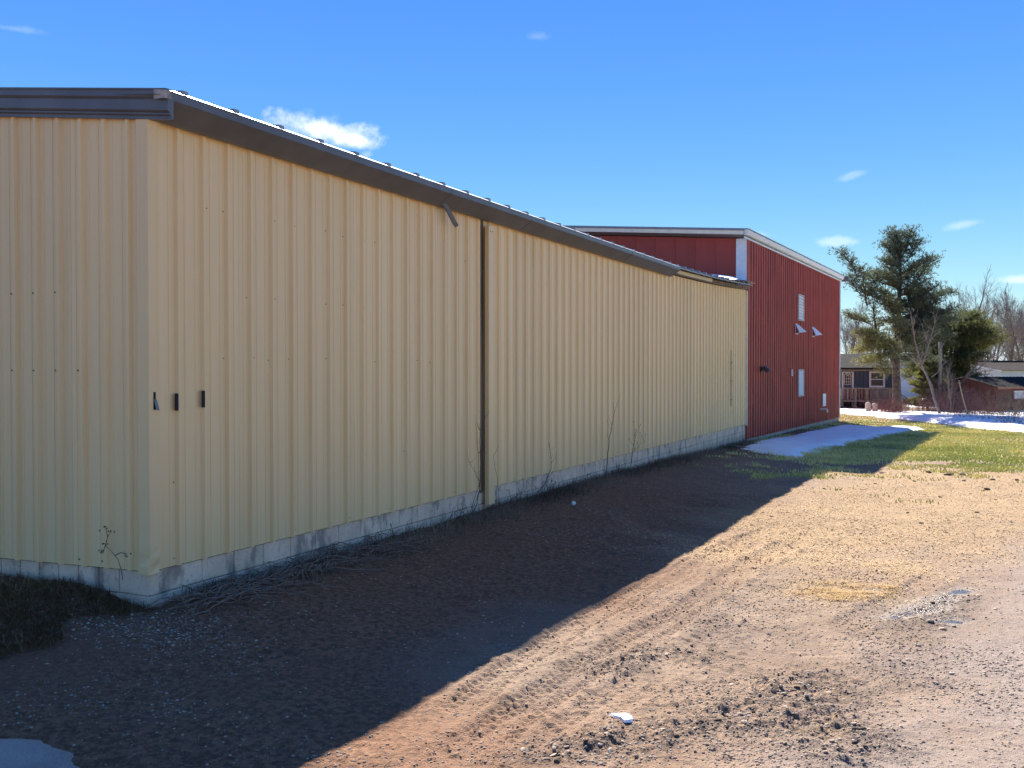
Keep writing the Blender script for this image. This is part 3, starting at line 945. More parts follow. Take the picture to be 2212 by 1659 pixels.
# gable in wide flat sheets with narrow battens
M_REDG = panel_material('red_gable_panel', (.38, .055, .042), (.27, .040, .032), .5, .8, .25)
t = .30; k = 0
while t < RW / 2:
    w_ = .62
    mb = MB()
    pf = [(0, .012), (.012, .012), (.014, 0), (w_ - .014, 0), (w_ - .012, .012), (w_ - .001, .012)]
    for i in range(2):
        for (a, p) in pf:
            mb.v.append((-(t + a), -p, 3.6 if i == 0 else 5.72 + RS * (t + a)))
    n = len(pf)
    for j in range(n - 1):
        mb.f.append((j, n + j, n + j + 1, j + 1)[::-1])
    mb.att['dirt'] = [.3, .8, .8, .1, .2, .6] * 2
    mb.build('gable_panel', M_REDG, RB)
    t += w_; k += 1
mb = MB(); mb.add([(-.02, .06, -.2), (-RW, .06, -.2), (-RW, .06, 5.7), (-RW / 2, .06, 5.7 + RS * RW / 2), (-.02, .06, 5.7)], [(0, 1, 2, 3, 4)]); mb.build('gable_sheathing', M_REDG, RB)
mb = MB(); mb.add([(-.02, RL, -.2), (-RW, RL, -.2), (-RW, RL, 5.7), (-RW / 2, RL, 5.7 + RS * RW / 2), (-.02, RL, 5.7)], [(4, 3, 2, 1, 0)]); mb.build('far_gable', M_REDG, RB)
mb = MB(); mb.box(-RW - .1, -RW, 0, RL, -.2, 5.7); mb.build('rear_wall', M_REDG, RB)
# corner trims
for (y0, sgn) in ((0, 1), (RL, -1)):
    mb = MB()
    if sgn > 0:
        mb.box(-.30, .012, -.030, .0, 3.7, 5.73)
        mb.build('corner_trim', M_WHITE, RB)
        mb = MB(); mb.box(.0, .042, -.028, .055, RZB, 5.74); mb.build('corner_trim', M_RED, RB)
    else:
        mb.box(.0, .046, RL - .055, RL + .02, RZB - .08, 5.74)
        mb.build('corner_trim', M_WHITE, RB)
mb = MB(); mb.box(.0, .05, -.10, -.031, .3, 4.2); mb.build('junction_trim', M_CREAMTRIM, RB)
# white eaves gutter with a dark inner line
for nm, pr, mt in (('gutter', [(.03, 5.77), (.10, 5.79), (.13, 5.83), (.14, 5.93), (.12, 5.935), (.03, 5.935)], M_WHITE),
                   ('gutter_bracket_line', [(.03, 5.742), (.075, 5.742), (.075, 5.768), (.03, 5.768)], M_DARK),
                   ('eave_trim', [(.03, 5.69), (.058, 5.69), (.058, 5.74), (.03, 5.74)], M_WHITE)):
    mb = MB(); mb.extrude(pr, (0, -.42, 0), (0, RL + .35, 0), (1, 0, 0), (0, 0, 1)); mb.build(nm, mt, RB)
mb = MB(); mb.box(.03, .30, RL + .352, RL + .56, 5.72, 5.93); mb.build('gutter_outlet', M_DARK, RB)
# roof: corrugated sheets
def red_roof_mesh():
    mb = MB()
    pr = []
    for k in range(6):
        o = k * .152
        pr += [(o, 0), (o + .05, 0), (o + .075, .028), (o + .105, .028), (o + .13, 0)]
    pr.append((.915, 0))
    for (a, b) in pr:
        mb.v.append((.16, a, b)); mb.v.append((-RW / 2, a, b + RS * (RW / 2 + .16)))
    for j in range(len(pr) - 1):
        mb.f.append((2 * j, 2 * j + 1, 2 * j + 3, 2 * j + 2))
    return mb.mesh('roof_panel', M_RROOF)
M_RROOF = simple_mat('pale_roof_steel', (.55, .55, .56), .45, .2, .08, 3)
rr = red_roof_mesh()
y = -.45
while y < RL + .3:
    put(rr, 'roof_panel', RB, (0, y, 5.94)); y += .915
mb = MB(); mb.add([(-RW / 2, -.45, 5.94 + RS * 8.16), (-RW / 2, RL + .4, 5.94 + RS * 8.16), (-RW - .2, RL + .4, 5.94), (-RW - .2, -.45, 5.94)], [(0, 1, 2, 3)]); mb.build('roof_slope', M_RROOF, RB)
# gable fascia and soffit
def rake(pa, pb, pr, nm, mt):
    mb = MB(); mb.extrude(pr, pa, pb, (0, 1, 0), (0, 0, 1)); mb.build(nm, mt, RB)
rake((.03, 0, 0), (-RW / 2, 0, RS * RW / 2), [(-.45, 5.79), (-.42, 5.79), (-.42, 5.90), (-.45, 5.90)], 'rake_fascia', M_CREAMTRIM)
rake((.03, 0, 0), (-RW / 2, 0, RS * RW / 2), [(-.47, 5.903), (-.40, 5.903), (-.40, 5.955), (-.47, 5.955)], 'rake_flashing', simple_mat('slate_flashing', (.20, .20, .25), .5))
rake((.03, 0, 0), (-RW / 2, 0, RS * RW / 2), [(-.418, 5.80), (-.02, 5.74), (-.02, 5.76), (-.418, 5.82)], 'rake_soffit', M_ROOFUND)
mb = MB(); mb.add([(.035, -.45, 5.80), (.035, -.0, 5.74), (.035, -.0, 5.93), (.035, -.45, 5.93)], [(0, 1, 2, 3)]); mb.build('eave_return', M_ROOFUND, RB)
# concrete footing shows at the far end
mb = MB(); mb.box(-.3, .005, .0, RL, -.5, RZB - .01); mb.build('foundation', M_BLOCK, RB)

def red_pt(px, py, proud=.036):
    """layout point on the red side wall, in the red building's frame"""
    ca, sa = math.cos(RA), math.sin(RA)
    o = np.array((0, YL + .03))
    n = np.array((ca, sa)); d = np.array((-sa, ca))
    r_ = ray(px, py)
    t = (proud - (CAM[:2] - o) @ n) / (r_[:2] @ n)
    p = CAM + r_ * t
    return (p[:2] - o) @ d, p[2]
# louvred vents
M_LOUV = simple_mat('louvre_white', (.70, .70, .70), .5, 0, .05, 5)
M_FRAME = simple_mat('aged_frame', (.42, .37, .34), .6, 0, .15, 8)
def louvre(x0, x1, y0, y1, n, slat_mat):
    sA, zA = red_pt(x0, y1); sB, zB = red_pt(x1, y1); _, zT = red_pt(x0, y0)
    mb = MB()
    for (a, b, c, d) in ((sA - .07, sB + .07, zT, zT + .05), (sA - .07, sB + .07, zA - .05, zA), (sA - .07, sA, zA, zT), (sB, sB + .07, zA, zT)):
        mb.box(.034, .075, a, b, c, d)
    fr = mb.build('louvre_vent', M_FRAME, RB)
    h = (zT - zA) / n
    for i in range(n):
        z = zA + i * h
        m2 = MB()
        m2.add([(.046, sA, z + h * 1.02), (.046, sB, z + h * 1.02), (.074, sB, z + .08 * h), (.074, sA, z + .08 * h),
                (.040, sA, z + h * 1.0), (.040, sB, z + h * 1.0), (.068, sB, z + .03 * h), (.068, sA, z + .03 * h)],
               [(0, 3, 2, 1), (4, 5, 6, 7), (0, 1, 5, 4), (1, 2, 6, 5), (2, 3, 7, 6), (3, 0, 4, 7)])
        m2.build('slat', slat_mat, fr)
louvre(1723.5, 1734, 638, 689, 8, M_LOUV)
louvre(1723.5, 1734, 801, 854, 12, M_LOUV)
# two hopper flaps propped open
M_FLAP = simple_mat('pale_flap', (.62, .65, .70), .35, .1, .06, 5)
for (x, yt, yb) in ((1718, 699, 720), (1754, 706, 726)):
    sA, zA = red_pt(x, yb); sT, zT = red_pt(x, yt)
    w_ = .40
    hood = None
    mb = MB()
    Q = [(.04, sA, zT), (.07, sA + .16, zT), (.34, sA + .42, zA + .06), (.17, sA + .06, zA + .02)]
    mb.add(Q + [(x_ - .012, y_ + .006, z_ - .004) for x_, y_, z_ in Q], [(0, 3, 2, 1), (4, 5, 6, 7), (0, 1, 5, 4), (1, 2, 6, 5), (2, 3, 7, 6), (3, 0, 4, 7)])
    fl = mb.build('vent_hood', M_FLAP, RB)
    mb = MB(); mb.add([(.037, sA - .002, zT), (.037, sA - .002, zA), (.16, sA - .002, zA + .02),
                       (.037, sA - .008, zT), (.037, sA - .008, zA), (.16, sA - .008, zA + .02)], [(0, 1, 2), (5, 4, 3), (0, 2, 5, 3), (1, 4, 5, 2), (0, 3, 4, 1)])
    mb.build('hood_cheek', simple_mat('red_cheek', (.26, .045, .04), .5), fl)
    mb = MB()
    mb.box(.036, .05, sA - .03, sA - .01, zA, zT); mb.box(.036, .05, sA - .03, sA + w_, zA - .03, zA); mb.obox((.037, sA - .012, zA - .03), (.14, 0, .04), (0, .012, 0), (0, 0, .02))
    mb.build('hood_frame', M_WHITE, fl)
# security light, outlet, cover plate, pipe stub
sA, zA = red_pt(1643, 801)
mb = MB(); mb.box(.036, .10, sA - .06, sA + .06, zA - .02, zA + .12); lb = mb.build('wall_lamp', simple_mat('bronze', (.07, .05, .04), .5), RB)
mb = MB(); mb.obox((.10, sA - .14, zA + .05), (.14, 0, -.10), (0, .28, 0), (.08, 0, .10)); mb.build('lamp_head', MATS['bronze'], lb)
sA, zA = red_pt(1709.5, 805)
mb = MB(); mb.box(.036, .07, sA - .09, sA + .09, zA - .11, zA + .11); ob = mb.build('outlet_box', M_CREAMTRIM, RB)
for dz in (-.045, .045):
    mb = MB(); mb.box(.07, .074, sA - .04, sA + .04, zA + dz - .03, zA + dz + .03); mb.build('socket', M_DARK, ob)
sA, zA = red_pt(1776.5, 878); sB, zB = red_pt(1783, 850)
mb = MB(); mb.box(.036, .06, sA, sB, zA, zB); mb.build('cover_plate', M_WHITE, RB)
sA, zA = red_pt(1772, 884)
mb = MB(); mb.tube([(.0, sA, zA), (.25, sA, zA), (.28, sA + .02, zA - .02), (.28, sA + .02, zA - .12)], .045, 8, True); mb.build('pipe_stub', M_CREAMTRIM, RB)
# ------------------------------------------------------------------ snow
def snow_material(name='snow'):
    m, T, b = mat_new(name)
    tc = T.n('ShaderNodeTexCoord'); P = tc.outputs['Object']
    n1 = T.noise(P, 1.5, 5); n2 = T.noise(P, 14, 5, .65)
    c = T.mix(T.ramp(n1, .3, .7), (.86, .86, .86), (.93, .93, .93))
    c = T.mix(T.math('MULTIPLY', T.ramp(n2, .56, .72), .35), c, (.55, .50, .44))
    T.link(c, b.inputs['Base Color'])
    b.inputs['Roughness'].default_value = .7
    bp = T.n('ShaderNodeBump', ins={'Height': T.math('ADD', n2, n1), 'Strength': .5, 'Distance': .05})
    T.link(bp.outputs[0], b.inputs['Normal'])
    return m
M_SNOW = snow_material()

def snow_sheet(name, poly, thick, step, label, edge=.5, noise_amp=.5, holes=0.0, group=None, nscale=1.2, cat='snow'):
    P = np.array(poly); x0, y0 = P.min(0) - 1; x1, y1 = P.max(0) + 1
    # grid laid along the view so that cells stay even
    nx = int((x1 - x0) / step); ny = int((y1 - y0) / step)
    X, Y = np.meshgrid(np.linspace(x0, x1, nx), np.linspace(y0, y1, ny), indexing='ij')
    x = X.ravel(); y = Y.ravel()
    sd = poly_sd(x, y, poly) + (fbm(x * nscale, y * nscale, 4, 91) - .5) * 2 * noise_amp
    if holes:
        sd = np.minimum(sd, (fbm(x * .9 + 40, y * .9, 4, 95) - .5 + (1 - holes) * .5) * 3)
    h = sstep(0, edge, sd)
    z = gbase(x, y) + .03 + thick * h * (.6 + .8 * fbm(x * 1.1, y * 1.1, 3, 92)) - .13 * (1 - sstep(-.22, .0, sd)) - .012 * (1 - h)
    keep = (sd > -.4)
    idx = np.arange(nx * ny).reshape(nx, ny)
    q = np.stack([idx[:-1, :-1], idx[1:, :-1], idx[1:, 1:], idx[:-1, 1:]], -1).reshape(-1, 4)
    q = q[keep[q].all(1)]
    used = np.unique(q); remap = -np.ones(nx * ny, int); remap[used] = np.arange(len(used))
    V = np.stack([x, y, z], 1)[used]
    me = np_mesh(name, V, remap[q], M_SNOW, smooth=True)
    o = put(me, name, kind='stuff', label=label, category=cat)
    if group:
        o['group'] = group
    return o
snow_sheet('snow_patch', gpoly([(1602, 971), (1642, 957), (1698, 946), (1744, 935), (1791, 926), (1826, 922), (1884, 926), (1938, 923), (1996, 927), (1992, 930), (1943, 935), (1861, 953), (1791, 967), (1733, 985), (1716, 988), (1651, 979)]),
           .075, .09, 'long melting snow patch lying in the shade of the red barn', .35, .28, .12, nscale=1.6)
snow_sheet('snow_field', gpoly([(1700, 888), (1813, 893), (1960, 908), (2090, 922), (2212, 936), (2420, 955), (2800, 985), (2800, 905), (2450, 893), (2212, 889), (2090, 891), (2000, 889), (1930, 893), (1820, 884), (1700, 880)]),
           .13, .16, 'broad white snow strip across the lawn in front of the houses', .5, .35, 0.0, nscale=.7)
snow_sheet('snow_bank', gpoly([(1958, 868), (1985, 864), (2025, 866), (2040, 877), (2020, 882), (1958, 879)]), .25, .2, 'sunlit snow bank between the pine trunk and the white trailer', .5, .3, 0)
snow_sheet('snow_scrap', gpoly([(1745, 914), (1757, 912), (1757, 918), (1745, 918)]), .05, .04, 'small lone scrap of snow at the foot of the red barn', .15, .1, 0, nscale=3)
# lump of dirty ice on the track, flat and wedge shaped
def ice(pix, label):
    P = np.array(gpoly(pix)); c = P.mean(0)
    mb = MB(); n = len(P)
    z0 = hgt(*c)
    for s_, h in ((.85, -.012), (.75, .002), (.45, .007)):
        for p in P:
            q = c + (p - c) * s_ * random.uniform(.93, 1.05)
            mb.v.append((q[0], q[1], z0 + h + random.uniform(0, .008)))
    for i in range(2):
        for j in range(n):
            mb.f.append((i * n + j, i * n + (j + 1) % n, (i + 1) * n + (j + 1) % n, (i + 1) * n + j))
    mb.f.append(tuple(range(2 * n, 3 * n)))
    o = mb.build('ice_lump', M_SNOW, smooth=False, label=label, category='ice')
ice([(1309, 1549), (1335, 1551), (1362, 1553), (1373, 1560), (1370, 1569), (1350, 1570), (1340, 1563), (1322, 1557)], 'white wedge of leftover ice lying on the sunlit tyre tracks')

# snow on the end of the warehouse roof
mb = MB()
def roof_snow(y0, y1, x0, x1, th):
    n = 7; rows = []
    for i in range(n):
        f = i / (n - 1)
        r_ = []
        for j in range(6):
            g = j / 5
            xx = x0 + (x1 - x0) * g; yy = y0 + (y1 - y0) * f + random.uniform(-.05, .05)
            e = min(f, 1 - f, g * .8 + .08, 1 - g)
            r_.append(len(mb.v)); mb.v.append((xx, yy, ZR + lift(yy) + .03 + SLOPE * (.262 - xx) + th * min(1, e * 4) * random.uniform(.8, 1.15)))
        rows.append(r_)
    for i in range(n - 1):
        for j in range(5):
            mb.f.append((rows[i][j], rows[i + 1][j], rows[i + 1][j + 1], rows[i][j + 1]))
roof_snow(20.2, 23.05, .27, -1.6, .14)
mb.build('roof_snow', M_SNOW, None, True, kind='stuff', label='leftover snow on the low roof corner against the red barn', category='snow')

# ------------------------------------------------------------------ puddles and pavement
def water_material():
    m, T, b = mat_new('puddle_water')
    b.inputs['Base Color'].default_value = (.10, .075, .055, 1)
    b.inputs['Roughness'].default_value = .16
    tc = T.n('ShaderNodeTexCoord')
    bp = T.n('ShaderNodeBump', ins={'Height': T.noise(tc.outputs['Object'], 9, 3), 'Strength': .06, 'Distance': .02})
    T.link(bp.outputs[0], b.inputs['Normal'])
    return m
M_WATER = water_material()
for i, p in enumerate(PUDDLES):
    P = np.array(p); c = P.mean(0)
    hs = np.sort(height(*(c[:, None] + (np.random.default_rng(3 + i).random((2, 200)) - .5) * np.ptp(P, axis=0)[:, None] * .9)))
    z = float(hs[int(len(hs) * .14)])
    mb = MB(); ring_ = []
    for k in range(40):
        a = k / 40 * len(P); i0 = int(a) % len(P); f = a - int(a)
        q = P[i0] * (1 - f) + P[(i0 + 1) % len(P)] * f
        q = c + (q - c) * 1.12
        ring_.append((q[0], q[1], z))
    mb.v = ring_ + [(c[0], c[1], z)]
    mb.f = [(k, (k + 1) % 40, 40) for k in range(40)]
    mb.build('puddle', M_WATER, kind='structure')
def pave_material():
    m, T, b = mat_new('old_asphalt')
    tc = T.n('ShaderNodeTexCoord'); P = tc.outputs['Object']
    n1 = T.noise(P, 2.5, 4); n2 = T.noise(P, 120, 3, .6)
    c = T.mix(T.ramp(n1, .3, .7), (.40, .32, .25), (.50, .41, .325))
    c = T.mix(T.math('MULTIPLY', T.ramp(n2, .5, .65), .5), c, (.14, .14, .14))
    T.link(c, b.inputs['Base Color']); b.inputs['Roughness'].default_value = .95; b.inputs['Specular IOR Level'].default_value = .1
    bp = T.n('ShaderNodeBump', ins={'Height': n2, 'Strength': .4, 'Distance': .01}); T.link(bp.outputs[0], b.inputs['Normal'])
    return m
P = np.array(PAVE)
def pavement():
    x0, y0 = P.min(0); x1, y1 = P.max(0)
    st = .05
    nx, ny = int((x1 - x0) / st), int((y1 - y0) / st)
    X, Y = np.meshgrid(np.linspace(x0 - .2, x1 + .2, nx), np.linspace(y0 - .2, y1 + .2, ny), indexing='ij')
    x = X.ravel(); y = Y.ravel()
    sd = poly_sd(x, y, PAVE) + (fbm(x * 3, y * 3, 4, 55) - .5) * .3
    z = gbase(x, y) + .006 - .05 * (1 - sstep(-.06, .06, sd)) + (fbm(x * 2, y * 2, 3, 56) - .5) * .01
    idx = np.arange(nx * ny).reshape(nx, ny)
    q = np.stack([idx[:-1, :-1], idx[1:, :-1], idx[1:, 1:], idx[:-1, 1:]], -1).reshape(-1, 4)
    q = q[(sd > -.1)[q].all(1)]
    used = np.unique(q); rm = -np.ones(nx * ny, int); rm[used] = np.arange(len(used))
    put(np_mesh('pavement', np.stack([x, y, z], 1)[used], rm[q], pave_material(), smooth=True), 'pavement', kind='structure')
pavement()

# ------------------------------------------------------------------ stones, clods, grit
def stone_mesh(seed, name='stone', flat=.6):
    r = np.random.default_rng(seed)
    bm = bmesh.new()
    bmesh.ops.create_icosphere(bm, subdivisions=1, radius=1.0)
    for v in bm.verts:
        v.co *= r.uniform(.72, 1.15)
        v.co.z *= flat
    me = bpy.data.meshes.new(name); bm.to_mesh(me); bm.free()
    return me
M_STONE = simple_mat('field_stone', (.37, .295, .225), .85, 0, .2, 20, objvar=.3)
M_CLOD = simple_mat('damp_clod', (.13, .098, .072), .95, 0, .3, 30, .6, 60, objvar=.25)
stone_ms = [stone_mesh(i) for i in range(5)]
clod_ms = [stone_mesh(40 + i, 'soil_clod', .55) for i in range(4)]
for me in stone_ms:
    me.materials.append(M_STONE)
for me in clod_ms:
    me.materials.append(M_CLOD)
    me.polygons.foreach_set('use_smooth', [True] * len(me.polygons))
ORD = ['leftmost', 'second', 'third', 'fourth', 'fifth', 'sixth', 'seventh', 'eighth', 'ninth', 'tenth', 'eleventh', 'twelfth', 'thirteenth', 'fourteenth', 'fifteenth', 'sixteenth',
       'seventeenth', 'eighteenth', 'nineteenth', 'twentieth', 'twenty-first', 'twenty-second', 'twenty-third', 'twenty-fourth', 'twenty-fifth', 'twenty-sixth', 'twenty-seventh', 'twenty-eighth']
def nth(i, total):
    return 'leftmost' if i == 0 else ('rightmost' if i == total - 1 else ORD[i] + ' from the left')
def drop(me, name, px, py, r, label, cat, group):
    p = on_ground(px, py)
    o = put(me, name, loc=(p[0], p[1], hgt(p[0], p[1]) + r * .25))
    o.scale = (r * random.uniform(.8, 1.3), r * random.uniform(.7, 1.1), r * random.uniform(.7, 1.1)); o.rotation_euler = (random.uniform(-.2, .2), random.uniform(-.2, .2), random.uniform(0, 6.28))
    o['label'] = label; o['category'] = cat; o['group'] = group
    return o
for ri, n in ((0, 62), (1, 14), (2, 22), (3, 10), (4, 10)):
    pts = RIDGES[ri]
    for _ in range(n):
        i = random.randrange(len(pts) - 1); f = random.random()
        q = pts[i] * (1 - f) + pts[i + 1] * f + np.array((random.gauss(0, .09), random.gauss(0, .09), 0))
        dist = np.hypot(*(q[:2] - CAM[:2]))
        r = random.uniform(.008, .023) * (dist / 8) ** .5
        is_clod = random.random() < .45
        me = random.choice(clod_ms if is_clod else stone_ms)
        o = put(me, 'soil_clod' if is_clod else 'stone', loc=(q[0], q[1], hgt(q[0], q[1]) + r * .2))
        r *= 1.25 if is_clod else 1
        o.scale = (r * random.uniform(.8, 1.4), r, r * random.uniform(.6, 1)); o.rotation_euler = (random.uniform(-.4, .4), random.uniform(-.4, .4), random.uniform(0, 6.28))
        o['label'] = 'dark brown clod of soil pushed up beside the tyre tracks' if is_clod else 'small pale stone in the gravel ridges along the tyre tracks'
        o['category'] = 'clod' if is_clod else 'stone'
        o['group'] = 'soil clods beside the tracks' if is_clod else 'stones in the gravel ridges'
LC = sorted(((2006, 1021, .12), (2049, 1027, .13), (2078, 1027, .14), (2120, 1004, .14), (2136, 1007, .13), (2182, 1007, .12), (2082, 1038, .07), (2144, 1038, .08),
                    (2130, 939, .12), (2196, 1038, .08), (2132, 1057, .10), (2076, 973, .10), (2009, 963, .1), (2198, 953, .10), (1975, 1040, .06), (1780, 1056, .05), (1905, 1022, .09),
                    (1890, 1045, .06), (2030, 1075, .06), (1880, 1070, .05), (1960, 1110, .05), (2110, 1110, .06), (1990, 1130, .05), (1840, 1130, .04), (2150, 1080, .05)))
for i, (px, py, r) in enumerate(LC):
    drop(random.choice(clod_ms), 'soil_clod', px, py, r * .7, 'dark clump of dug up soil on the lawn, ' + nth(i, len(LC)), 'clod', 'soil clumps on the lawn').scale.z *= .6
LS = sorted(((1730, 1482, .035), (2150, 1318, .03), (1600, 1552, .045), (1790, 1500, .04), (2010, 1347, .05), (2035, 1362, .05), (2060, 1352, .04), (1895, 1377, .03),
                    (1985, 1400, .035), (2022, 1475, .035), (2055, 1455, .045), (1962, 1430, .03), (1660, 1370, .03), (1580, 1480, .03), (1440, 1420, .03), (2120, 1500, .03)))
for i, (px, py, r) in enumerate(LS):
    drop(random.choice(stone_ms), 'stone', px, py, r * .62, 'loose stone lying alone on the sunlit yard, ' + nth(i, len(LS)), 'stone', 'single stones on the yard')
# white ball-like scrap in the shade, folded dark mat of mud and straw
p = on_ground(1239, 1093)
bm = bmesh.new(); bmesh.ops.create_icosphere(bm, subdivisions=2, radius=.034)
for v in bm.verts:
    v.co *= random.uniform(.85, 1.1)
me = bpy.data.meshes.new('paper_wad'); bm.to_mesh(me); bm.free(); me.materials.append(M_WHITE)
put(me, 'paper_wad', loc=(p[0], p[1], hgt(p[0], p[1]) + .03), label='small crumpled white wad on the dark shaded soil', category='litter')

# fine gravel and grit, far too many to count
def scatter(n, sampler, rmin, rmax, mat, name, label, cat, seed, flat=.55, squash=1.0):
    r = np.random.default_rng(seed)
    xy = sampler(r, n)
    n = len(xy)
    base = np.array([(1, 0, 0), (-1, 0, 0), (0, 1, 0), (0, -1, 0), (0, 0, 1), (0, 0, -1)], float)
    tri = np.array([(0, 2, 4), (2, 1, 4), (1, 3, 4), (3, 0, 4), (2, 0, 5), (1, 2, 5), (3, 1, 5), (0, 3, 5)])
    sz = rmin + (rmax - rmin) * r.random(n) ** 3
    sz = sz * (np.hypot(xy[:, 0] - CAM[0], xy[:, 1] - CAM[1]) / 8) ** .35
    V = base[None] * r.uniform(.6, 1.3, (n, 6, 1)) * sz[:, None, None]
    V[:, :, 2] *= flat
    a = r.random(n) * 6.283
    ca, sa = np.cos(a)[:, None], np.sin(a)[:, None]
    vx = V[:, :, 0] * ca - V[:, :, 1] * sa; vy = V[:, :, 0] * sa + V[:, :, 1] * ca
    z = height(xy[:, 0], xy[:, 1])
    W_ = np.stack([vx + xy[:, 0:1], vy + xy[:, 1:2], V[:, :, 2] + z[:, None] + sz[:, None] * .15], -1).reshape(-1, 3)
    Fc = (tri[None] + 6 * np.arange(n)[:, None, None]).reshape(-1, 3)
    tone = np.repeat(r.random(n), 6)
    put(np_mesh(name, W_, Fc, mat, {'tone': tone}), name, kind='stuff', label=label, category=cat)
def tone_mat(name, lo, hi, rough=.9):
    m, T, b = mat_new(name)
    t = T.n('ShaderNodeAttribute', attribute_name='tone').outputs['Fac']
    T.link(T.mix(t, lo, hi), b.inputs['Base Color']); b.inputs['Roughness'].default_value = rough
    b.inputs['Specular IOR Level'].default_value = .25
    return m
def view_sampler(dmin, dmax, amin, amax, cond):
    def f(r, n):
        out = []
        while sum(map(len, out)) < n:
            d = np.exp(r.uniform(math.log(dmin), math.log(dmax), n * 2)); a = np.radians(r.uniform(amin, amax, n * 2))
            x = CAM[0] + d * (F2[0] * np.cos(a) + R2[0] * np.sin(a)); y = CAM[1] + d * (F2[1] * np.cos(a) + R2[1] * np.sin(a))
            k = cond(x, y, r)
            out.append(np.stack([x[k], y[k]], 1))
        return np.concatenate(out)[:n]
    return f
def c_yard(x, y, r):
    m = masks(x, y)
    dens = (.18 + .9 * sstep(.45, .7, fbm(x * .8, y * .8, 3, 77))) * (1 - m['green']) * (1 - .75 * m['tan']) * (1 - .7 * m['soil']) + .8 * m['ridge']
    return (r.random(len(x)) < dens) & (x > .15) & (poly_sd(x, y, PAVE) < 0)
scatter(36000, view_sampler(5, 24, -30, 32, c_yard), .003, .014, tone_mat('grit', (.12, .088, .066), (.56, .46, .36)), 'gravel', 'fine loose gravel and grit strewn over the dirt yard', 'gravel', 5)
def c_shade(x, y, r):
    # pale crushed stone by the corner
    d = np.hypot((x - WG[0]) / 1.25, (y - WG[1]) / .5)
    return (r.random(len(x)) < np.clip(1.1 - d, 0, 1)) & (x > -.6)
WG = on_ground(310, 1360)
scatter(1000, lambda r, n: (lambda q: q[c_shade(q[:, 0], q[:, 1], r)])(np.stack([r.normal(WG[0], .75, n * 3), r.normal(WG[1], .38, n * 3)], 1)), .004, .017,
        tone_mat('pale_crushed', (.16, .125, .10), (.58, .48, .37)), 'crushed_stone', 'pale crushed stone spilled below the warehouse corner', 'gravel', 9)

# ------------------------------------------------------------------ grass and straw
def blades(name, xy, hmin, hmax, wid, mat, label, seed, lean=.6, lay=0.0, cat='grass', bend_dir=None):
    r = np.random.default_rng(seed)
    n = len(xy)
    z = height(xy[:, 0], xy[:, 1])
    h = r.uniform(hmin, hmax, n); a = r.random(n) * 6.283
    if bend_dir is not None:
        a = np.where(r.random(n) < .7, bend_dir + r.normal(0, .5, n), a)
    ln = r.uniform(.1, lean, n) * h + lay * h
    dx, dy = np.cos(a) * ln, np.sin(a) * ln
    up = h * (1 - .85 * min(1, lay))
    wv = wid * r.uniform(.6, 1.4, n)
    px_, py_ = -np.sin(a) * wv, np.cos(a) * wv
    b0 = np.stack([xy[:, 0] - px_, xy[:, 1] - py_, z - .004], 1); b1 = np.stack([xy[:, 0] + px_, xy[:, 1] + py_, z - .004], 1)
    m0 = np.stack([xy[:, 0] - px_ * .8 + dx * .35, xy[:, 1] - py_ * .8 + dy * .35, z + up * .6], 1)
    m1 = np.stack([xy[:, 0] + px_ * .8 + dx * .35, xy[:, 1] + py_ * .8 + dy * .35, z + up * .6], 1)
    t = np.stack([xy[:, 0] + dx, xy[:, 1] + dy, z + up], 1)
    V = np.stack([b0, b1, m0, m1, t], 1).reshape(-1, 3)
    Fc = (np.array([(0, 1, 3), (0, 3, 2), (2, 3, 4)])[None] + 5 * np.arange(n)[:, None, None]).reshape(-1, 3)
    tone = np.repeat(np.clip(.55 * r.random(n) + 1.6 * (fbm(xy[:, 0] * .5, xy[:, 1] * .5, 3, 83) - .5) + .25, 0, 1), 5)
    put(np_mesh(name, V, Fc, mat, {'tone': tone}), name, kind='stuff', label=label, category=cat)
def c_green(x, y, r):
    m = masks(x, y)
    return (r.random(len(x)) < m['green'] * (.35 + .8 * fbm(x * 1.2, y * 1.2, 3, 14))) & (x > .25)
rg = np.random.default_rng(21)
blades('lawn_grass', view_sampler(17, 54, -3, 33, c_green)(rg, 100000), .025, .065, .010, tone_mat('lawn_blade', (.40, .44, .12), (.80, .70, .30)), 'patchy green and yellow lawn grass before the snow strip', 3, .9)
def c_tan(x, y, r):
    m = masks(x, y)
    return (r.random(len(x)) < (m['tan'] * .8 + m['green'] * .2) * (.2 + 1.0 * fbm(x * 1.6, y * 1.6, 3, 15))) & (x > .3)
blades('dead_turf', view_sampler(9, 40, -8, 33, c_tan)(rg, 42000), .015, .045, .006, tone_mat('dead_blade', (.36, .25, .14), (.62, .44, .25)), 'flattened tan dead grass over the middle of the yard', 4, .8, .88)
def c_straw(x, y, r):
    return r.random(len(x)) < masks(x, y)['straw'] * .9
blades('straw_litter', view_sampler(6, 20, -5, 33, c_straw)(rg, 2200), .035, .10, .0028, tone_mat('straw_blade', (.36, .22, .085), (.66, .47, .22)), 'golden straw scattered on the gravel near the puddles', 6, .4, .9, cat='straw')
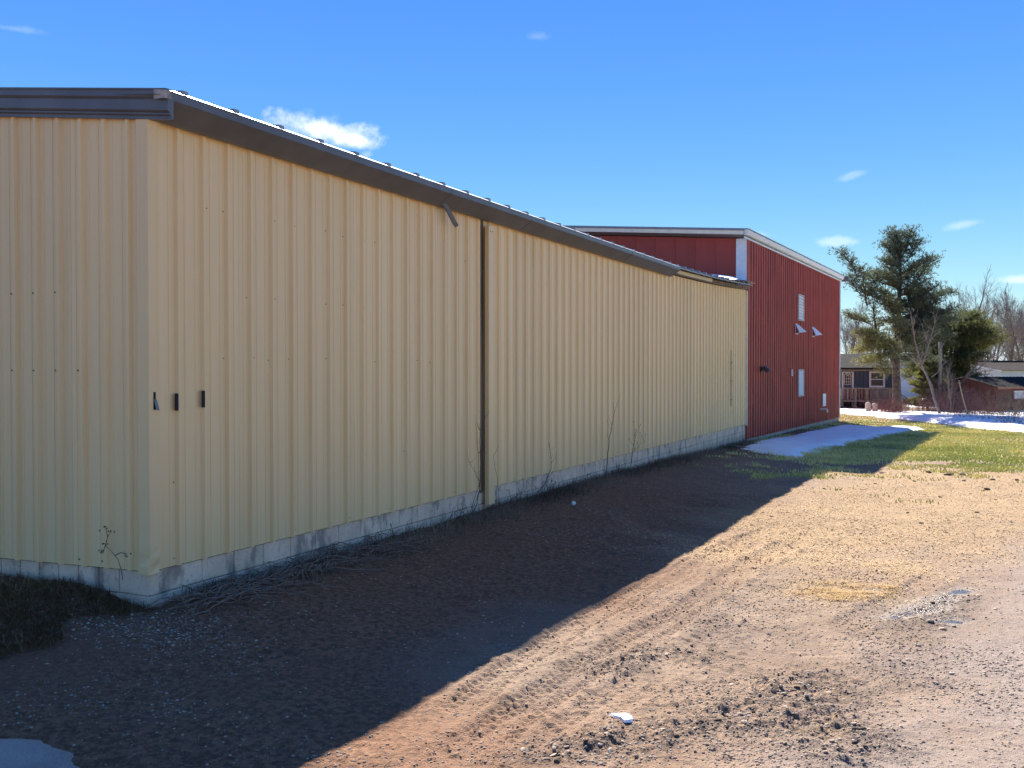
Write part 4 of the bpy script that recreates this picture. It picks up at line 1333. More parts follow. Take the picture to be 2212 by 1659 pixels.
# long dead grass on the bank beside the gable
GR = gpoly([(-420, 1230), (0, 1236), (270, 1255), (318, 1292), (270, 1330), (180, 1345), (60, 1400), (-60, 1450), (-420, 1480)])
def c_bank(x, y, r):
    return (poly_sd(x, y, GR) + (fbm(x * 2, y * 2, 2, 19) - .5) * .5 > 0) & ((x * GN[0] + y * GN[1]) > .01)
def samp_box(r, n, x0, x1, y0, y1, c):
    x = r.uniform(x0, x1, n); y = r.uniform(y0, y1, n); k = c(x, y, r); return np.stack([x[k], y[k]], 1)
blades('bank_grass', samp_box(rg, 42000, -4, .4, -2.2, .3, c_bank), .04, .13, .0024, tone_mat('bank_blade', (.15, .10, .05), (.44, .29, .15)), 'long dark dead grass on the bank under the gable wall', 8, 1.2, .4, bend_dir=-.9)
def c_foot(x, y, r):
    return (r.random(len(x)) < sstep(.75, .1, x) * (.25 + .9 * fbm(x * 2, y * .9, 2, 23)))
blades('footing_weeds', samp_box(rg, 26000, .0, .9, .2, 23, c_foot), .04, .16, .0028, tone_mat('foot_blade', (.09, .062, .042), (.30, .215, .14)), 'dry tangled weeds along the block footing of the warehouse', 10, 1.3, .2)

# tangle of dead vines by the corner
M_VINE = simple_mat('dead_vine', (.12, .092, .072), .9, 0, .3, 20)
M_VINEL = simple_mat('pale_vine', (.24, .165, .11), .9, 0, .25, 20)
mb = MB()
for i in range(150):
    f = random.random() ** 1.3
    y0 = -.15 + f * 3.4
    x0 = random.uniform(.05, .55) * (1 - .35 * f)
    a = random.gauss(1.35, .55); L_ = random.uniform(.25, .9)
    pts = []
    zz_ = random.uniform(.01, .07) * (1 - .3 * f)
    for j in range(6):
        q = j / 5
        xx = x0 + math.cos(a) * L_ * q + random.gauss(0, .02); yy = y0 + math.sin(a) * L_ * q + random.gauss(0, .02)
        xx = max(.02, xx)
        pts.append((xx, yy, hgt(xx, yy) + zz_ + .09 * math.sin(q * 3.1) * random.random()))
    mb.tube(pts, [random.uniform(.003, .006)] * 5 + [.0015], 3)
mb.build('vine_tangle', M_VINEL, kind='stuff', label='tangle of dead vines heaped along the warehouse corner footing', category='vine')

# bare weeds along the wall, each its own plant
def weed(name, base, spec, label, heads=False, mat=None, group='bare weeds along the warehouse wall'):
    """spec: list of stems, each a list of (dy, dz, dx) offsets from the base with a start radius"""
    t = thing(name, label, 'weed', base, 0, group)
    for st in spec:
        mb = MB()
        pts = [(dx, dy, dz) for (dy, dz, dx) in st['p']]
        P_ = []
        for i in range(len(pts) - 1):
            a = np.array(pts[i]); b_ = np.array(pts[i + 1])
            for q in (0, .34, .67):
                P_.append(a + (b_ - a) * q + np.array([random.gauss(0, .004) for _ in range(3)]) * (i + q > 0))
        P_.append(np.array(pts[-1]))
        n = len(P_)
        mb.tube(P_, [st['r'] * (1 - .75 * i / (n - 1)) for i in range(n)], 5)
        o = mb.build('stem', mat or M_VINE, t, True)
        tw = MB(); any_ = False
        for _ in range(st.get('tw', 0)):
            i = random.randrange(n // 3, n); p = P_[i]
            l = random.uniform(.06, .25) * st.get('tl', 1.0); sgn = random.choice((-1, 1))
            e = p + np.array((random.uniform(-.03, .06), sgn * l * .7, l * random.uniform(.4, 1)))
            tw.tube([p, p * .5 + e * .5 + (0, 0, -.01), e], [.0028, .002, .001], 3); any_ = True
            if heads:
                tw.tube([e, e + np.array((0, 0, .015))], [.009, .006], 5, True)
        if any_:
            tw.build('twig', mat or M_VINE, o, kind='stuff')
    return t
def wbase(px, py, x):
    d = ray(px, py); t = (x - CAM[0]) / d[0]; p = CAM + d * t
    return (x, p[1], hgt(x, p[1]) - .02)
def zoff(px, py, base, x=None):
    d = ray(px, py); t = ((x if x is not None else base[0]) - CAM[0]) / d[0]; p = CAM + d * t
    return (p[1] - base[1], p[2] - base[2], 0.0)
def traced(px_list, x, r, **kw):
    b = wbase(*px_list[0], x)
    return b, dict(p=[(0, 0, 0)] + [zoff(*q, b) for q in px_list[1:]], r=r, **kw)
b, s1 = traced([(1010, 1121), (1030, 1090), (1036, 1060), (1037, 1000), (1038, 930), (1046, 905)], .17, .008, tw=9)
s2 = dict(p=[(0, 0, 0)] + [zoff(*q, b) for q in ((1036, 1040), (1020, 1010), (1008, 980))], r=.004, tw=3)
s3 = dict(p=[(0, 0, 0)] + [zoff(*q, b) for q in ((1036, 1060), (1034, 1000), (1030, 940), (1026, 895))], r=.004, tw=4)
weed('dead_weed', b, [s1, s2, s3], 'tall bare weed growing up beside the downspout')
b, s1 = traced([(1078, 1118), (1078, 1075), (1074, 1030), (1066, 985)], .18, .005, tw=1)
weed('dead_weed', b, [s1], 'single curved bare stalk just right of the downspout')
b, s1 = traced([(1128, 1106), (1150, 1078), (1178, 1044), (1190, 1012), (1190, 980), (1186, 957)], .22, .008, tw=6)
s2 = dict(p=[(0, 0, 0)] + [zoff(*q, b) for q in ((1150, 1078), (1178, 1044), (1196, 1015), (1204, 985))], r=.004, tw=2)
weed('dead_weed', b, [s1, s2], 'leaning dark branch rising from the footing past the downspout')
b, s1 = traced([(1308, 1022), (1313, 980), (1318, 940), (1324, 908), (1330, 880)], .25, .009, tw=7, tl=1.4)
weed('dead_weed', b, [s1], 'slender leafless sapling halfway along the cream wall')
b, s1 = traced([(1360, 1006), (1366, 980), (1370, 955), (1372, 936)], .25, .007, tw=10)
s2 = dict(p=[(0, 0, 0)] + [zoff(*q, b) for q in ((1366, 980), (1380, 962), (1392, 955))], r=.005, tw=6)
weed('dead_weed', b, [s1, s2], 'seed-headed brown weed right of the slender sapling', heads=True)
# weed against the gable
def gbase_pt(px, py, off):
    d = ray(px, py); n = np.array((GN[0], GN[1])); t = (off - CAM[:2] @ n) / (d[:2] @ n); return CAM + d * t
q0 = gbase_pt(265, 1252, .10)
t = thing('dead_weed', 'thin branching weed with seed heads before the gable wall', 'weed', tuple(q0), 0, 'bare weeds along the warehouse wall')
def rel(px, py):
    return gbase_pt(px, py, .10) - q0
for pl in ([(265, 1252), (262, 1230), (255, 1208), (240, 1190), (228, 1178)], [(228, 1178), (222, 1195), (219, 1192)], [(228, 1178), (233, 1160), (240, 1145)], [(233, 1160), (228, 1140)], [(248, 1200), (262, 1193), (275, 1198)]):
    mb = MB(); pp = [rel(*p) for p in pl]; mb.tube(pp, [.005 * (1 - .6 * i / (len(pp) - 1)) for i in range(len(pp))], 4)
    e = pp[-1]
    for _ in range(4):
        w_ = e + np.array([random.gauss(0, .012) for _ in range(3)]); mb.tube([w_, w_ + (0, 0, .012)], [.007, .004], 5, True)
    mb.build('stem', M_VINE, t)
M_BRAM = simple_mat('bramble_cane', (.15, .095, .075), .9, 0, .25, 12)
random.seed(88)
for i, (yy, n_, hh) in enumerate(((.9, 5, .35), (2.2, 6, .42), (3.6, 5, .5), (4.9, 7, .55), (6.6, 8, .6), (7.8, 6, .5), (9.4, 5, .45), (11.2, 7, .5), (13.0, 5, .4), (15.0, 4, .35))):
    t = thing('bramble', 'low tangle of thin bare bramble canes against the footing, ' + nth(i, 10), 'bramble', (.12, yy, hgt(.12, yy) - .01), 0, 'brambles against the warehouse footing')
    for _ in range(n_):
        L_ = hh * random.uniform(.6, 1.3); a = random.uniform(-1.2, 1.2)
        P_ = [np.array((0, random.gauss(0, .12), 0))]
        for q in range(1, 7):
            f = q / 6
            P_.append(P_[0] + np.array((random.uniform(-.02, .06) + .05 * f, math.sin(a) * L_ * f + random.gauss(0, .015), L_ * math.cos(a) * (f - .55 * f * f * random.uniform(.6, 1.4)))))
        for p_ in P_:
            p_[0] = max(p_[0], -.05)
        mb = MB(); mb.tube(P_, [.0042, .004, .0036, .0032, .0028, .0022, .0014], 4); mb.build('cane', M_BRAM, t)
# board lying by the far end of the footing
p = on_ground(1545, 961); q = on_ground(1618, 972)
M_PLANK = simple_mat('grey_board', (.30, .28, .25), .85, 0, .2, 10)
mb = MB(); mb.obox((p[0], p[1], hgt(p[0], p[1]) + .02), (q[0] - p[0], q[1] - p[1], hgt(q[0], q[1]) - hgt(p[0], p[1])), (.06, .09, 0), (0, 0, .035)); mb.build('loose_board', M_PLANK, label='weathered board lying on the soil near the red barn corner', category='board')
# ------------------------------------------------------------------ houses beyond the lawn
def bgp(px, depth, z=None):
    """ground position seen at layout column px at a given distance along the view"""
    X = (px - 1106.0) / 2150.0 * depth
    p = CAM[:2] + R2 * X + F2 * depth
    return np.array((p[0], p[1], float(gbase(p[0], p[1])) if z is None else z))
M_BLUE = simple_mat('slate_blue_siding', (.050, .062, .098), .6, 0, .12, 5, .2, 12, stretch=(1, 1, 6))
M_SHINGLE = simple_mat('dark_shingle', (.032, .032, .032), .95, 0, .25, 8, .4, 30, spec=.1)  # dark tone also holds the pine's shade on the cottage roof
M_BROWNSH = simple_mat('brown_shingle', (.040, .032, .030), .95, 0, .25, 8, .4, 30, spec=.1)
M_TRIM = simple_mat('warm_white_trim', (.70, .68, .63), .6, 0, .06, 8)
M_GLASS = simple_mat('window_glass', (.03, .035, .04), .08, 0, .2, 2)
M_SIDING = simple_mat('white_siding', (.70, .72, .74), .6, 0, .05, 3)
M_BROWN = simple_mat('red_brown_boards', (.125, .048, .034), .8, 0, .25, 5, .3, 20, stretch=(4, 4, .6))
M_DECK = simple_mat('weathered_deck', (.20, .155, .125), .9, 0, .25, 10)
M_DECKR = simple_mat('reddish_deck', (.17, .075, .055), .9, 0, .25, 10)
BX = np.array((R2[0], R2[1], 0.0)); BY = np.array((F2[0], F2[1], 0.0)); BZ = np.array((0, 0, 1.0))

def lbox(mb, x0, x1, y0, y1, z0, z1):
    mb.box(x0, x1, y0, y1, z0, z1)

# dark blue cottage: local x to the right, y away, z up
D = 54.0
S_ = 2150.0 / D
hz = lambda py: 1.97 + (795 - py) / S_
hx = lambda px: (px - 1840.0) / S_
o = bgp(1840, D, 0)
HB = thing('blue_cottage', 'dark blue cottage with white framed window behind the red barn', 'house', (o[0], o[1], 0), YAW)
zf = float(gbase(o[0], o[1])) - .3
mb = MB()
x0, x1 = hx(1760), hx(1928)
# front wall in vertical boards
bw = .24
x = x0
while x < x1 - .02:
    m2 = MB(); m2.box(x + .006, min(x + bw, x1) - .006, 0, .05, zf, hz(797)); m2.build('siding_board', M_BLUE, HB); x += bw
mb.box(x0, x1 - .005, .051, 6.0, zf, hz(798)); mb.build('wall', M_BLUE, HB)
mb = MB()
ze = hz(795.5); zr = hz(764)
mb.add([(x0 - .3, -.35, ze), (x1 + .18, -.35, ze), (x1 + .18, 3.0, zr), (x0 - .3, 3.0, zr), (x1 + .18, 6.4, ze), (x0 - .3, 6.4, ze),
        (x0 - .3, -.35, ze - .07), (x1 + .18, -.35, ze - .07), (x1 + .18, 6.4, ze - .07), (x0 - .3, 6.4, ze - .07)],
       [(0, 1, 2, 3), (3, 2, 4, 5), (6, 7, 1, 0), (1, 7, 8, 4, 2), (0, 3, 5, 9, 6), (4, 8, 9, 5), (6, 9, 8, 7)])
rf = mb.build('roof', M_SHINGLE, HB)
for k in range(7):                       # shingle courses
    f = k / 7
    y_ = -.35 + 3.35 * f; z_ = ze + (zr - ze) * f
    m2 = MB(); m2.obox((x0 - .3, y_ - .01, z_ + .004), (x1 - x0 + .48, 0, 0), (0, 3.35 / 7, (zr - ze) / 7), (0, -.012, .028)); m2.build('shingle_course', M_SHINGLE, rf)
mb = MB(); mb.box(x0 - .2, x1 + .05, -.30, -.26, hz(801.5), hz(797.5)); mb.build('fascia', simple_mat('tan_fascia', (.24, .20, .14), .8), HB)
# window
wx0, wx1, wz0, wz1 = hx(1877), hx(1911), hz(837), hz(802)
mb = MB(); t_ = .10
for (a, b, c, d) in ((wx0, wx1, wz1 - t_, wz1), (wx0, wx1, wz0, wz0 + t_), (wx0, wx0 + t_, wz0 + t_, wz1 - t_), (wx1 - t_, wx1, wz0 + t_, wz1 - t_)):
    mb.box(a, b, -.05, .0, c, d)
wd = mb.build('window', M_TRIM, HB)
mb = MB(); mb.box(wx0 + t_, wx1 - t_, -.03, -.008, (wz0 + wz1) / 2 - .02, (wz0 + wz1) / 2 + .025); mb.build('meeting_rail', M_TRIM, wd)
for (a, b) in ((wz0 + t_, (wz0 + wz1) / 2 - .02), ((wz0 + wz1) / 2 + .025, wz1 - t_)):
    mb = MB(); mb.box(wx0 + t_, wx1 - t_, -.015, -.004, a, b); mb.build('pane', M_GLASS, wd)
# door with arched light
dx0, dx1, dz1 = hx(1819.5), hx(1843.5), hz(803)
mb = MB()
mb.box(dx0 - .04, dx0 + .05, -.05, 0, zf, dz1); mb.box(dx1 - .10, dx1, -.05, 0, zf, dz1); mb.box(dx0 + .05, dx1 - .10, -.05, 0, dz1 - .05, dz1)
dr = mb.build('door', M_TRIM, HB)
mb = MB(); mb.box(dx0 + .05, dx1 - .10, -.02, 0, zf, dz1 - .05); mb.build('door_leaf', M_BLUE, dr)
cx = (dx0 + .05 + dx1 - .10) / 2; rw = .17; zc = hz(812)
mb = MB()
arc = [(cx + rw * math.cos(a), zc + rw * math.sin(a)) for a in np.linspace(0, math.pi, 9)]
out = [(cx + rw, hz(831))] + arc + [(cx - rw, hz(831))]
mb.v = [(a, -.03, b) for a, b in out]; mb.f = [tuple(range(len(out)))]
pn = mb.build('arched_pane', M_GLASS, dr)
mb = MB()
for i in range(len(out)):
    a = out[i]; b = out[(i + 1) % len(out)]
    mb.tube([(a[0], -.035, a[1]), (b[0], -.035, b[1])], .018, 4)
for zq in (hz(818), hz(825)):
    mb.tube([(cx - rw, -.035, zq), (cx + rw, -.035, zq)], .01, 4)
for xq in (-.06, .06):
    mb.tube([(cx + xq, -.035, hz(831)), (cx + xq, -.035, zc + .13)], .01, 4)
for a in (.8, 1.57, 2.34):
    mb.tube([(cx, -.035, zc), (cx + rw * math.cos(a), -.035, zc + rw * math.sin(a))], .01, 4)
mb.build('muntin', M_TRIM, dr)
# deck with lattice and stair rail
DK = thing('timber_deck', 'weathered timber deck with lattice skirt in front of the blue cottage', 'deck', (o[0], o[1], 0), YAW)
dz = hz(836.5); fl = hz(862); dy = -2.1
zg = float(gbase(*bgp(1880, D - 2)[:2])) - .1
mb = MB(); mb.box(hx(1770), hx(1895), dy, -.06, fl - .08, fl); mb.build('platform', M_DECK, DK)
mb = MB(); mb.box(hx(1770), hx(1893), dy - .04, dy + .06, dz - .04, dz); mb.build('top_rail', M_DECK, DK)
for px in (1790, 1819, 1842, 1866, 1892):
    mb = MB(); mb.box(hx(px) - .05, hx(px) + .05, dy - .03, dy + .05, zg, dz - .041); mb.build('post', M_DECK, DK)
x = hx(1796)
while x < hx(1850):
    mb = MB(); mb.box(x, x + .09, dy + .055, dy + .08, fl, dz - .06); mb.build('baluster', M_DECKR if random.random() < .6 else M_DECK, DK); x += .15
def lattice(xa, xb, za, zb, ztop_fn):
    mb = MB(); st = .13
    n = int((xb - xa + zb - za) / st) + 2
    for s_ in (1, -1):
        for i in range(n):
            if s_ > 0:
                p = (xa - (zb - za) + i * st, za); q = (p[0] + (zb - za), zb)
            else:
                p = (xa + i * st, za); q = (p[0] - (zb - za), zb)
            # clip to the panel
            pts = []
            for t in np.linspace(0, 1, 25):
                u = (p[0] + (q[0] - p[0]) * t, p[1] + (q[1] - p[1]) * t)
                if xa <= u[0] <= xb and u[1] <= ztop_fn(u[0]):
                    pts.append(u)
            if len(pts) > 1:
                a = pts[0]; b = pts[-1]
                mb.obox((a[0] - .018, dy - .05 - .006 * s_, a[1]), (b[0] - a[0], 0, b[1] - a[1]), (.036, 0, 0), (0, .005, 0))
    mb.build('lattice', M_DECK, DK)
lattice(hx(1850), hx(1894), zg + .05, dz - .05, lambda x: 99)
sx = hx(1893); ex = hx(1931)
lattice(sx + .06, ex, zg + .05, dz - .05, lambda x: dz - .05 - (x - sx) * .62)
mb = MB(); mb.obox((sx, dy - .04, dz - .05), (ex - sx, 0, -(ex - sx) * .62), (0, .09, 0), (0, 0, .05)); mb.build('stair_rail', M_DECK, DK)
for k in range(4):
    mb = MB(); mb.box(sx + .1 + k * .26, sx + .42 + k * .26, dy + .1, dy + 1.0, fl - .2 - k * .2, fl - .15 - k * .2); mb.build('tread', M_DECK, DK)
# two short round-topped white boards by the deck
for i, (px, lab) in enumerate(((1875.5, 'round topped white board post left of the pair by the deck'), (1890, 'round topped white board post nearest the red bush'))):
    b0 = bgp(px, 49.5)
    w_ = .13; h_ = .62 - .04 * i
    mb = MB()
    out = [(-w_, 0), (w_, 0), (w_ * 1.02, h_ * .82), (w_ * .75, h_ * .95), (0, h_), (-w_ * .75, h_ * .95), (-w_ * 1.02, h_ * .82)]
    n = len(out); mb.v = [(a, -.03, b) for a, b in out] + [(a, .03, b) for a, b in out]
    mb.f = [tuple(range(n)), tuple(range(2 * n - 1, n - 1, -1))] + [(k, n + k, n + (k + 1) % n, (k + 1) % n) for k in range(n)]
    q = mb.build('board_post', simple_mat('cream_board', (.66, .60, .50), .7, 0, .1, 8), label=lab, category='post', group='white posts by the deck')
    q.location = (b0[0], b0[1], b0[2] - .02); q.rotation_euler = (0, 0, YAW)

# white trailer home behind the pine
D2 = 72.0; S2 = 2150 / D2
o2 = bgp(1990, D2, 0)
TR = thing('trailer_home', 'white trailer home with dark roof half hidden behind the pine trunk', 'house', (o2[0], o2[1], 0), YAW)
tx = lambda px: (px - 1990) / S2; tz = lambda py: 1.97 + (795 - py) / S2
zg2 = float(gbase(o2[0], o2[1])) - .3
z = zg2 + .25; k = 0
while z < tz(797):
    mb = MB(); mb.obox((tx(1926), 0, z), (tx(2066) - tx(1926), 0, 0), (0, .05, 0), (0, .012, .24)); mb.build('siding_board', M_SIDING, TR); z += .245
mb = MB(); mb.box(tx(1926), tx(2066), .06, 4.5, zg2, tz(797)); mb.build('wall', M_SIDING, TR)
mb = MB(); mb.box(tx(1926), tx(2066), -.02, .05, zg2, zg2 + .24); mb.build('skirting', simple_mat('grey_skirting', (.35, .36, .38), .8), TR)
mb = MB(); a, b_ = tx(1924), tx(2069)
mb.add([(a, -.3, tz(796.5)), (b_, -.3, tz(796.5)), (b_, 2.3, tz(778)), (a, 2.3, tz(778)), (b_, 4.9, tz(796.5)), (a, 4.9, tz(796.5))], [(0, 1, 2, 3), (3, 2, 4, 5), (0, 3, 5), (1, 4, 2)])
mb.build('roof', M_SHINGLE, TR)
# white house with the gable end on the right
D3 = 66.0
o3 = bgp(2160, D3, 0)
GH = thing('white_house', 'white sided house with brown roof rising behind the brown shed', 'house', (o3[0], o3[1], 0), YAW + math.radians(26))
S3 = 2150 / D3
gz = lambda py: 1.97 + (795 - py) / S3
zg3 = float(gbase(o3[0], o3[1])) - .4
# local: corner at origin, long wall along +x, gable wall along +y turned to the left
GWd = 5.6
z = zg3 + .2
eave = gz(800); ridge = gz(783)
def gable_half(z_):
    return 0 if z_ <= eave else (z_ - eave) / (ridge - eave) * GWd / 2
while z < ridge - .05:
    h_ = min(.2, ridge - z); y0 = gable_half(z + h_ * .5); 
    mb = MB(); mb.box(-.06, -.005, y0, GWd - y0, z, z + h_ - .012); mb.build('siding_board', M_SIDING, GH)
    z += .2
mb = MB(); mb.box(0, 11, .0, GWd, zg3, eave - .02); mb.build('wall', M_SIDING, GH)
mb = MB(); mb.add([(-.001, 0, eave - .02), (-.001, GWd, eave - .02), (-.001, GWd / 2, ridge)], [(0, 2, 1)]); mb.build('gable_wall', M_SIDING, GH)
mb = MB()
mb.add([(-.25, -.3, eave), (11.3, -.3, eave), (11.3, GWd / 2, ridge + .08), (-.25, GWd / 2, ridge + .08), (11.3, GWd + .3, eave), (-.25, GWd + .3, eave)], [(0, 1, 2, 3), (3, 2, 4, 5)])
mb.build('roof', M_BROWNSH, GH)
for (a, b_) in (((-.27, -.32, eave - .02), (-.27, GWd / 2, ridge + .05)), ((-.27, GWd / 2, ridge + .05), (-.27, GWd + .32, eave - .02))):
    mb = MB(); mb.obox(a, np.array(b_) - np.array(a), (.03, 0, 0), (0, 0, -.12)); mb.build('rake_board', M_WHITE, GH)
mb = MB(); mb.box(-.07, .04, -.045, -.005, zg3, eave - .03); mb.build('corner_board', M_WHITE, GH)
mb = MB(); mb.box(1.0, 9.0, GWd / 2 - .15, GWd / 2 + .15, ridge + .06, ridge + .16); mb.build('ridge_vent', M_BLACK, GH)
for xq in (3.2, 6.4):
    mb = MB(); mb.box(xq, xq + 1.0, -.05, -.001, eave - 1.5, eave - .45); w_ = mb.build('window', M_WHITE, GH)
    mb = MB(); mb.box(xq + .09, xq + .91, -.062, -.051, eave - 1.41, eave - .54); mb.build('pane', M_GLASS, w_)

# brown shed
D4 = 51.0
o4 = bgp(2150, D4, 0)
SH = thing('brown_shed', 'red brown wooden shed with black ribbed metal roof behind the brush', 'shed', (o4[0], o4[1], 0), YAW + math.radians(29))
S4 = 2150 / D4
sz = lambda py: 1.97 + (795 - py) / S4
zg4 = float(gbase(o4[0], o4[1])) - .2
W4 = 3.5; L4 = 4.6
ev = sz(834.5); rg_ = sz(815.5)
y = 0
while y < W4 - .01:
    w_ = .22; yc = y + w_ / 2
    top = ev + (rg_ - ev) * (1 - abs(yc - W4 / 2) / (W4 / 2)) - .03
    mb = MB(); mb.box(-.03, 0, y + .005, min(W4, y + w_) - .005, zg4, top); mb.build('wall_board', M_BROWN, SH); y += w_
x = 0
while x < L4 - .01:
    w_ = .22
    mb = MB(); mb.box(x + .005, min(L4, x + w_) - .005, -.03, 0, zg4, ev - .03); mb.build('wall_board', M_BROWN, SH); x += w_
mb = MB(); mb.box(.002, L4, .002, W4, zg4, ev - .03); mb.build('wall', M_BROWN, SH)
mb = MB(); mb.add([(.001, 0.002, ev - .03), (.001, W4, ev - .03), (.001, W4 / 2, rg_ - .03)], [(0, 2, 1)]); mb.build('gable_wall', M_BROWN, SH)
M_BLKROOF = simple_mat('black_ribbed_roof', (.022, .025, .027), .8, 0, .3, 6, spec=.15)
x = -.2
while x < L4 + .15:
    for s_ in (0, 1):
        mb = MB()
        ya, yb = (-.28, W4 / 2) if s_ == 0 else (W4 + .28, W4 / 2)
        for (a, h_) in ((0, 0), (.03, .03), (.06, 0), (.305, 0)):
            mb.v += [(x + a, ya, ev + h_ - .04), (x + a, yb, rg_ + h_ + .0)]
        mb.f += [(2 * i, 2 * i + 2, 2 * i + 3, 2 * i + 1) for i in range(3)]
        mb.build('roof_panel', M_BLKROOF, SH)
    x += .305
mb = MB(); mb.box(-.22, L4 + .15, -.31, -.285, ev - .14, ev - .045); mb.build('fascia', simple_mat('rust_fascia', (.26, .11, .06), .8), SH)
mb = MB(); wz0, wz1 = sz(866), sz(843); mb.box(1.35, 2.35, -.06, -.031, wz0, wz1); w_ = mb.build('window', simple_mat('brown_frame', (.15, .06, .045), .7), SH)
mb = MB(); mb.box(1.47, 2.23, -.075, -.061, wz0 + .09, wz1 - .09); mb.build('pane', simple_mat('sky_glass', (.45, .47, .50), .15), w_)
mb = MB(); mb.box(1.43, 2.27, -.07, -.062, wz1 - .09, wz1 - .05); mb.build('sash', M_TRIM, w_)

# ------------------------------------------------------------------ trees
M_BARK = simple_mat('pine_bark', (.105, .078, .062), .95, 0, .35, 9, .6, 20)
M_BARKL = simple_mat('grey_bark', (.26, .225, .185), .95, 0, .25, 9, .4, 25)
M_BARKD = simple_mat('brown_bark', (.16, .125, .105), .95, 0, .3, 9, .4, 25)
M_TWIG = simple_mat('twig_grey', (.20, .165, .15), .95, 0, .2, 5)
M_TWIGR = simple_mat('twig_red', (.19, .085, .075), .95, 0, .25, 5)
def needle_mat(name, lo, mid, hi):
    m, T, b = mat_new(name)
    t = T.n('ShaderNodeAttribute', attribute_name='tone').outputs['Fac']
    c = T.mix(T.ramp(t, .0, .6, False), lo, mid); c = T.mix(T.ramp(t, .6, 1.0, False), c, hi)
    T.link(c, b.inputs['Base Color']); b.inputs['Roughness'].default_value = .75
    b.inputs['Specular IOR Level'].default_value = .2
    tr = T.n('ShaderNodeBsdfTranslucent', ins={'Color': c})
    mx = T.n('ShaderNodeMixShader', ins={0: .42, 1: b.outputs[0], 2: tr.outputs[0]})
    out = [n for n in T.t.nodes if n.type == 'OUTPUT_MATERIAL'][0]
    T.link(mx.outputs[0], out.inputs[0])
    return m
M_NEEDLE = needle_mat('pine_needles', (.10, .122, .088), (.16, .19, .11), (.34, .33, .12))
M_NEEDLE2 = needle_mat('fir_needles', (.10, .115, .055), (.17, .185, .07), (.33, .32, .11))

def wander(p, d, L_, n, jit, grav=0.0):
    pts = [np.array(p, float)]; d = np.array(d, float); d /= np.linalg.norm(d)
    for i in range(n):
        d = d + np.array([random.gauss(0, jit) for _ in range(3)]) + np.array((0, 0, grav))
        d /= np.linalg.norm(d)
        pts.append(pts[-1] + d * L_ / n)
    return pts

def cg(m, s_):
    return m + max(-1.5, min(1.5, random.gauss(0, 1))) * s_

def tufts(centres, tones, per, length, width, up_bias, seed, dirs=None):
    """needle bunches: thin triangles radiating from each centre"""
    r = np.random.default_rng(seed)
    C = np.repeat(np.array(centres), per, 0); T_ = np.repeat(np.array(tones), per)
    n = len(C)
    d = r.normal(size=(n, 3)); d[:, 2] += up_bias
    if dirs is not None:
        d += np.repeat(np.array(dirs), per, 0) * 1.1
    d /= np.linalg.norm(d, axis=1)[:, None]
    l = length * r.uniform(.6, 1.25, n)
    side = np.cross(d, r.normal(size=(n, 3))); side /= np.linalg.norm(side, axis=1)[:, None]
    a = C - side * width; b = C + side * width; e = C + d * l[:, None]
    V = np.stack([a, b, e], 1).reshape(-1, 3)
    Fc = np.arange(3 * n).reshape(-1, 3)
    tone = np.repeat(np.clip(T_ + r.normal(0, .12, n), 0, 1), 3)
    return V, Fc, tone

def pine(name, label, base, height_, trunk_pts, r0, limbs, mat_n, seed, tuft_len=.20, per=9, width=.016, group=None, pad=1.0):
    random.seed(seed)
    t = thing(name, label, 'tree', tuple(base), YAW, group)
    tm = MB()
    n = len(trunk_pts)
    tm.tube(trunk_pts, [r0 * (1 - .9 * (i / (n - 1)) ** .8) + .015 for i in range(n)], 9)
    lm = MB(); cs = []; tn = []; ds = []
    for (p, d, L_, r_, dens, tone) in limbs:
        pts = wander(p, d, L_, 7, .10, .045)
        lm.tube(pts, [r_ * (1 - .85 * i / 7) for i in range(8)], 5)
        for i in range(2, 8):
            for k in range(int(dens * 1.6)):
                f = random.random()
                q = pts[i - 1] * (1 - f) + pts[i] * f
                # side twigs carry the needles
                dd = np.array([random.gauss(0, 1) for _ in range(3)]); dd[2] = abs(dd[2]) * .5 + .15
                dd /= np.linalg.norm(dd)
                l = random.uniform(.15, .55) * (0.5 + .5 * L_ / 3)
                e = q + dd * l
                lm.tube([q, e], [.010, .004], 3)
                for g in (.55, .8, 1.0):
                    cs.append(q + dd * l * g); tn.append(tone + random.gauss(0, .08)); ds.append(dd)
        for i in range(3, 8):                 # flat pads of foliage
            for k in range(int(dens * 4.2)):
                cs.append(pts[i] + np.array((cg(0, .30), cg(0, .30), cg(.05, .12))) * pad)
                tn.append(tone + random.gauss(0, .12)); ds.append(np.array((0, 0, .5)))
    tm.build('trunk', M_BARK, t, True)
    lm.build('limbs', M_BARK, t)
    V, Fc, tone = tufts(cs, tn, per, tuft_len, width, .5, seed, ds)
    put(np_mesh('crown', V, Fc, mat_n, {'tone': tone}), 'crown', t)
    return t

# the big white pine: forked top, long lower limbs, open crown
D5 = 50.0; S5 = 2150 / D5
b5 = bgp(1938, D5); gz5 = b5[2]
def loc5(px, py, dy=0.0):
    return np.array(((px - 1938) / S5, dy, 1.97 + (795 - py) / S5 - gz5))
random.seed(4)
limbs = []
def limb(px0, py0, px1, py1, dy, r_, dens, tone):
    a = loc5(px0, py0); b_ = loc5(px1, py1, dy); d = b_ - a
    limbs.append((a, d, np.linalg.norm(d), r_, dens, tone))
main = [((1938, 720), (1868, 640)), ((1938, 730), (2000, 690)), ((1938, 700), (1880, 690))]
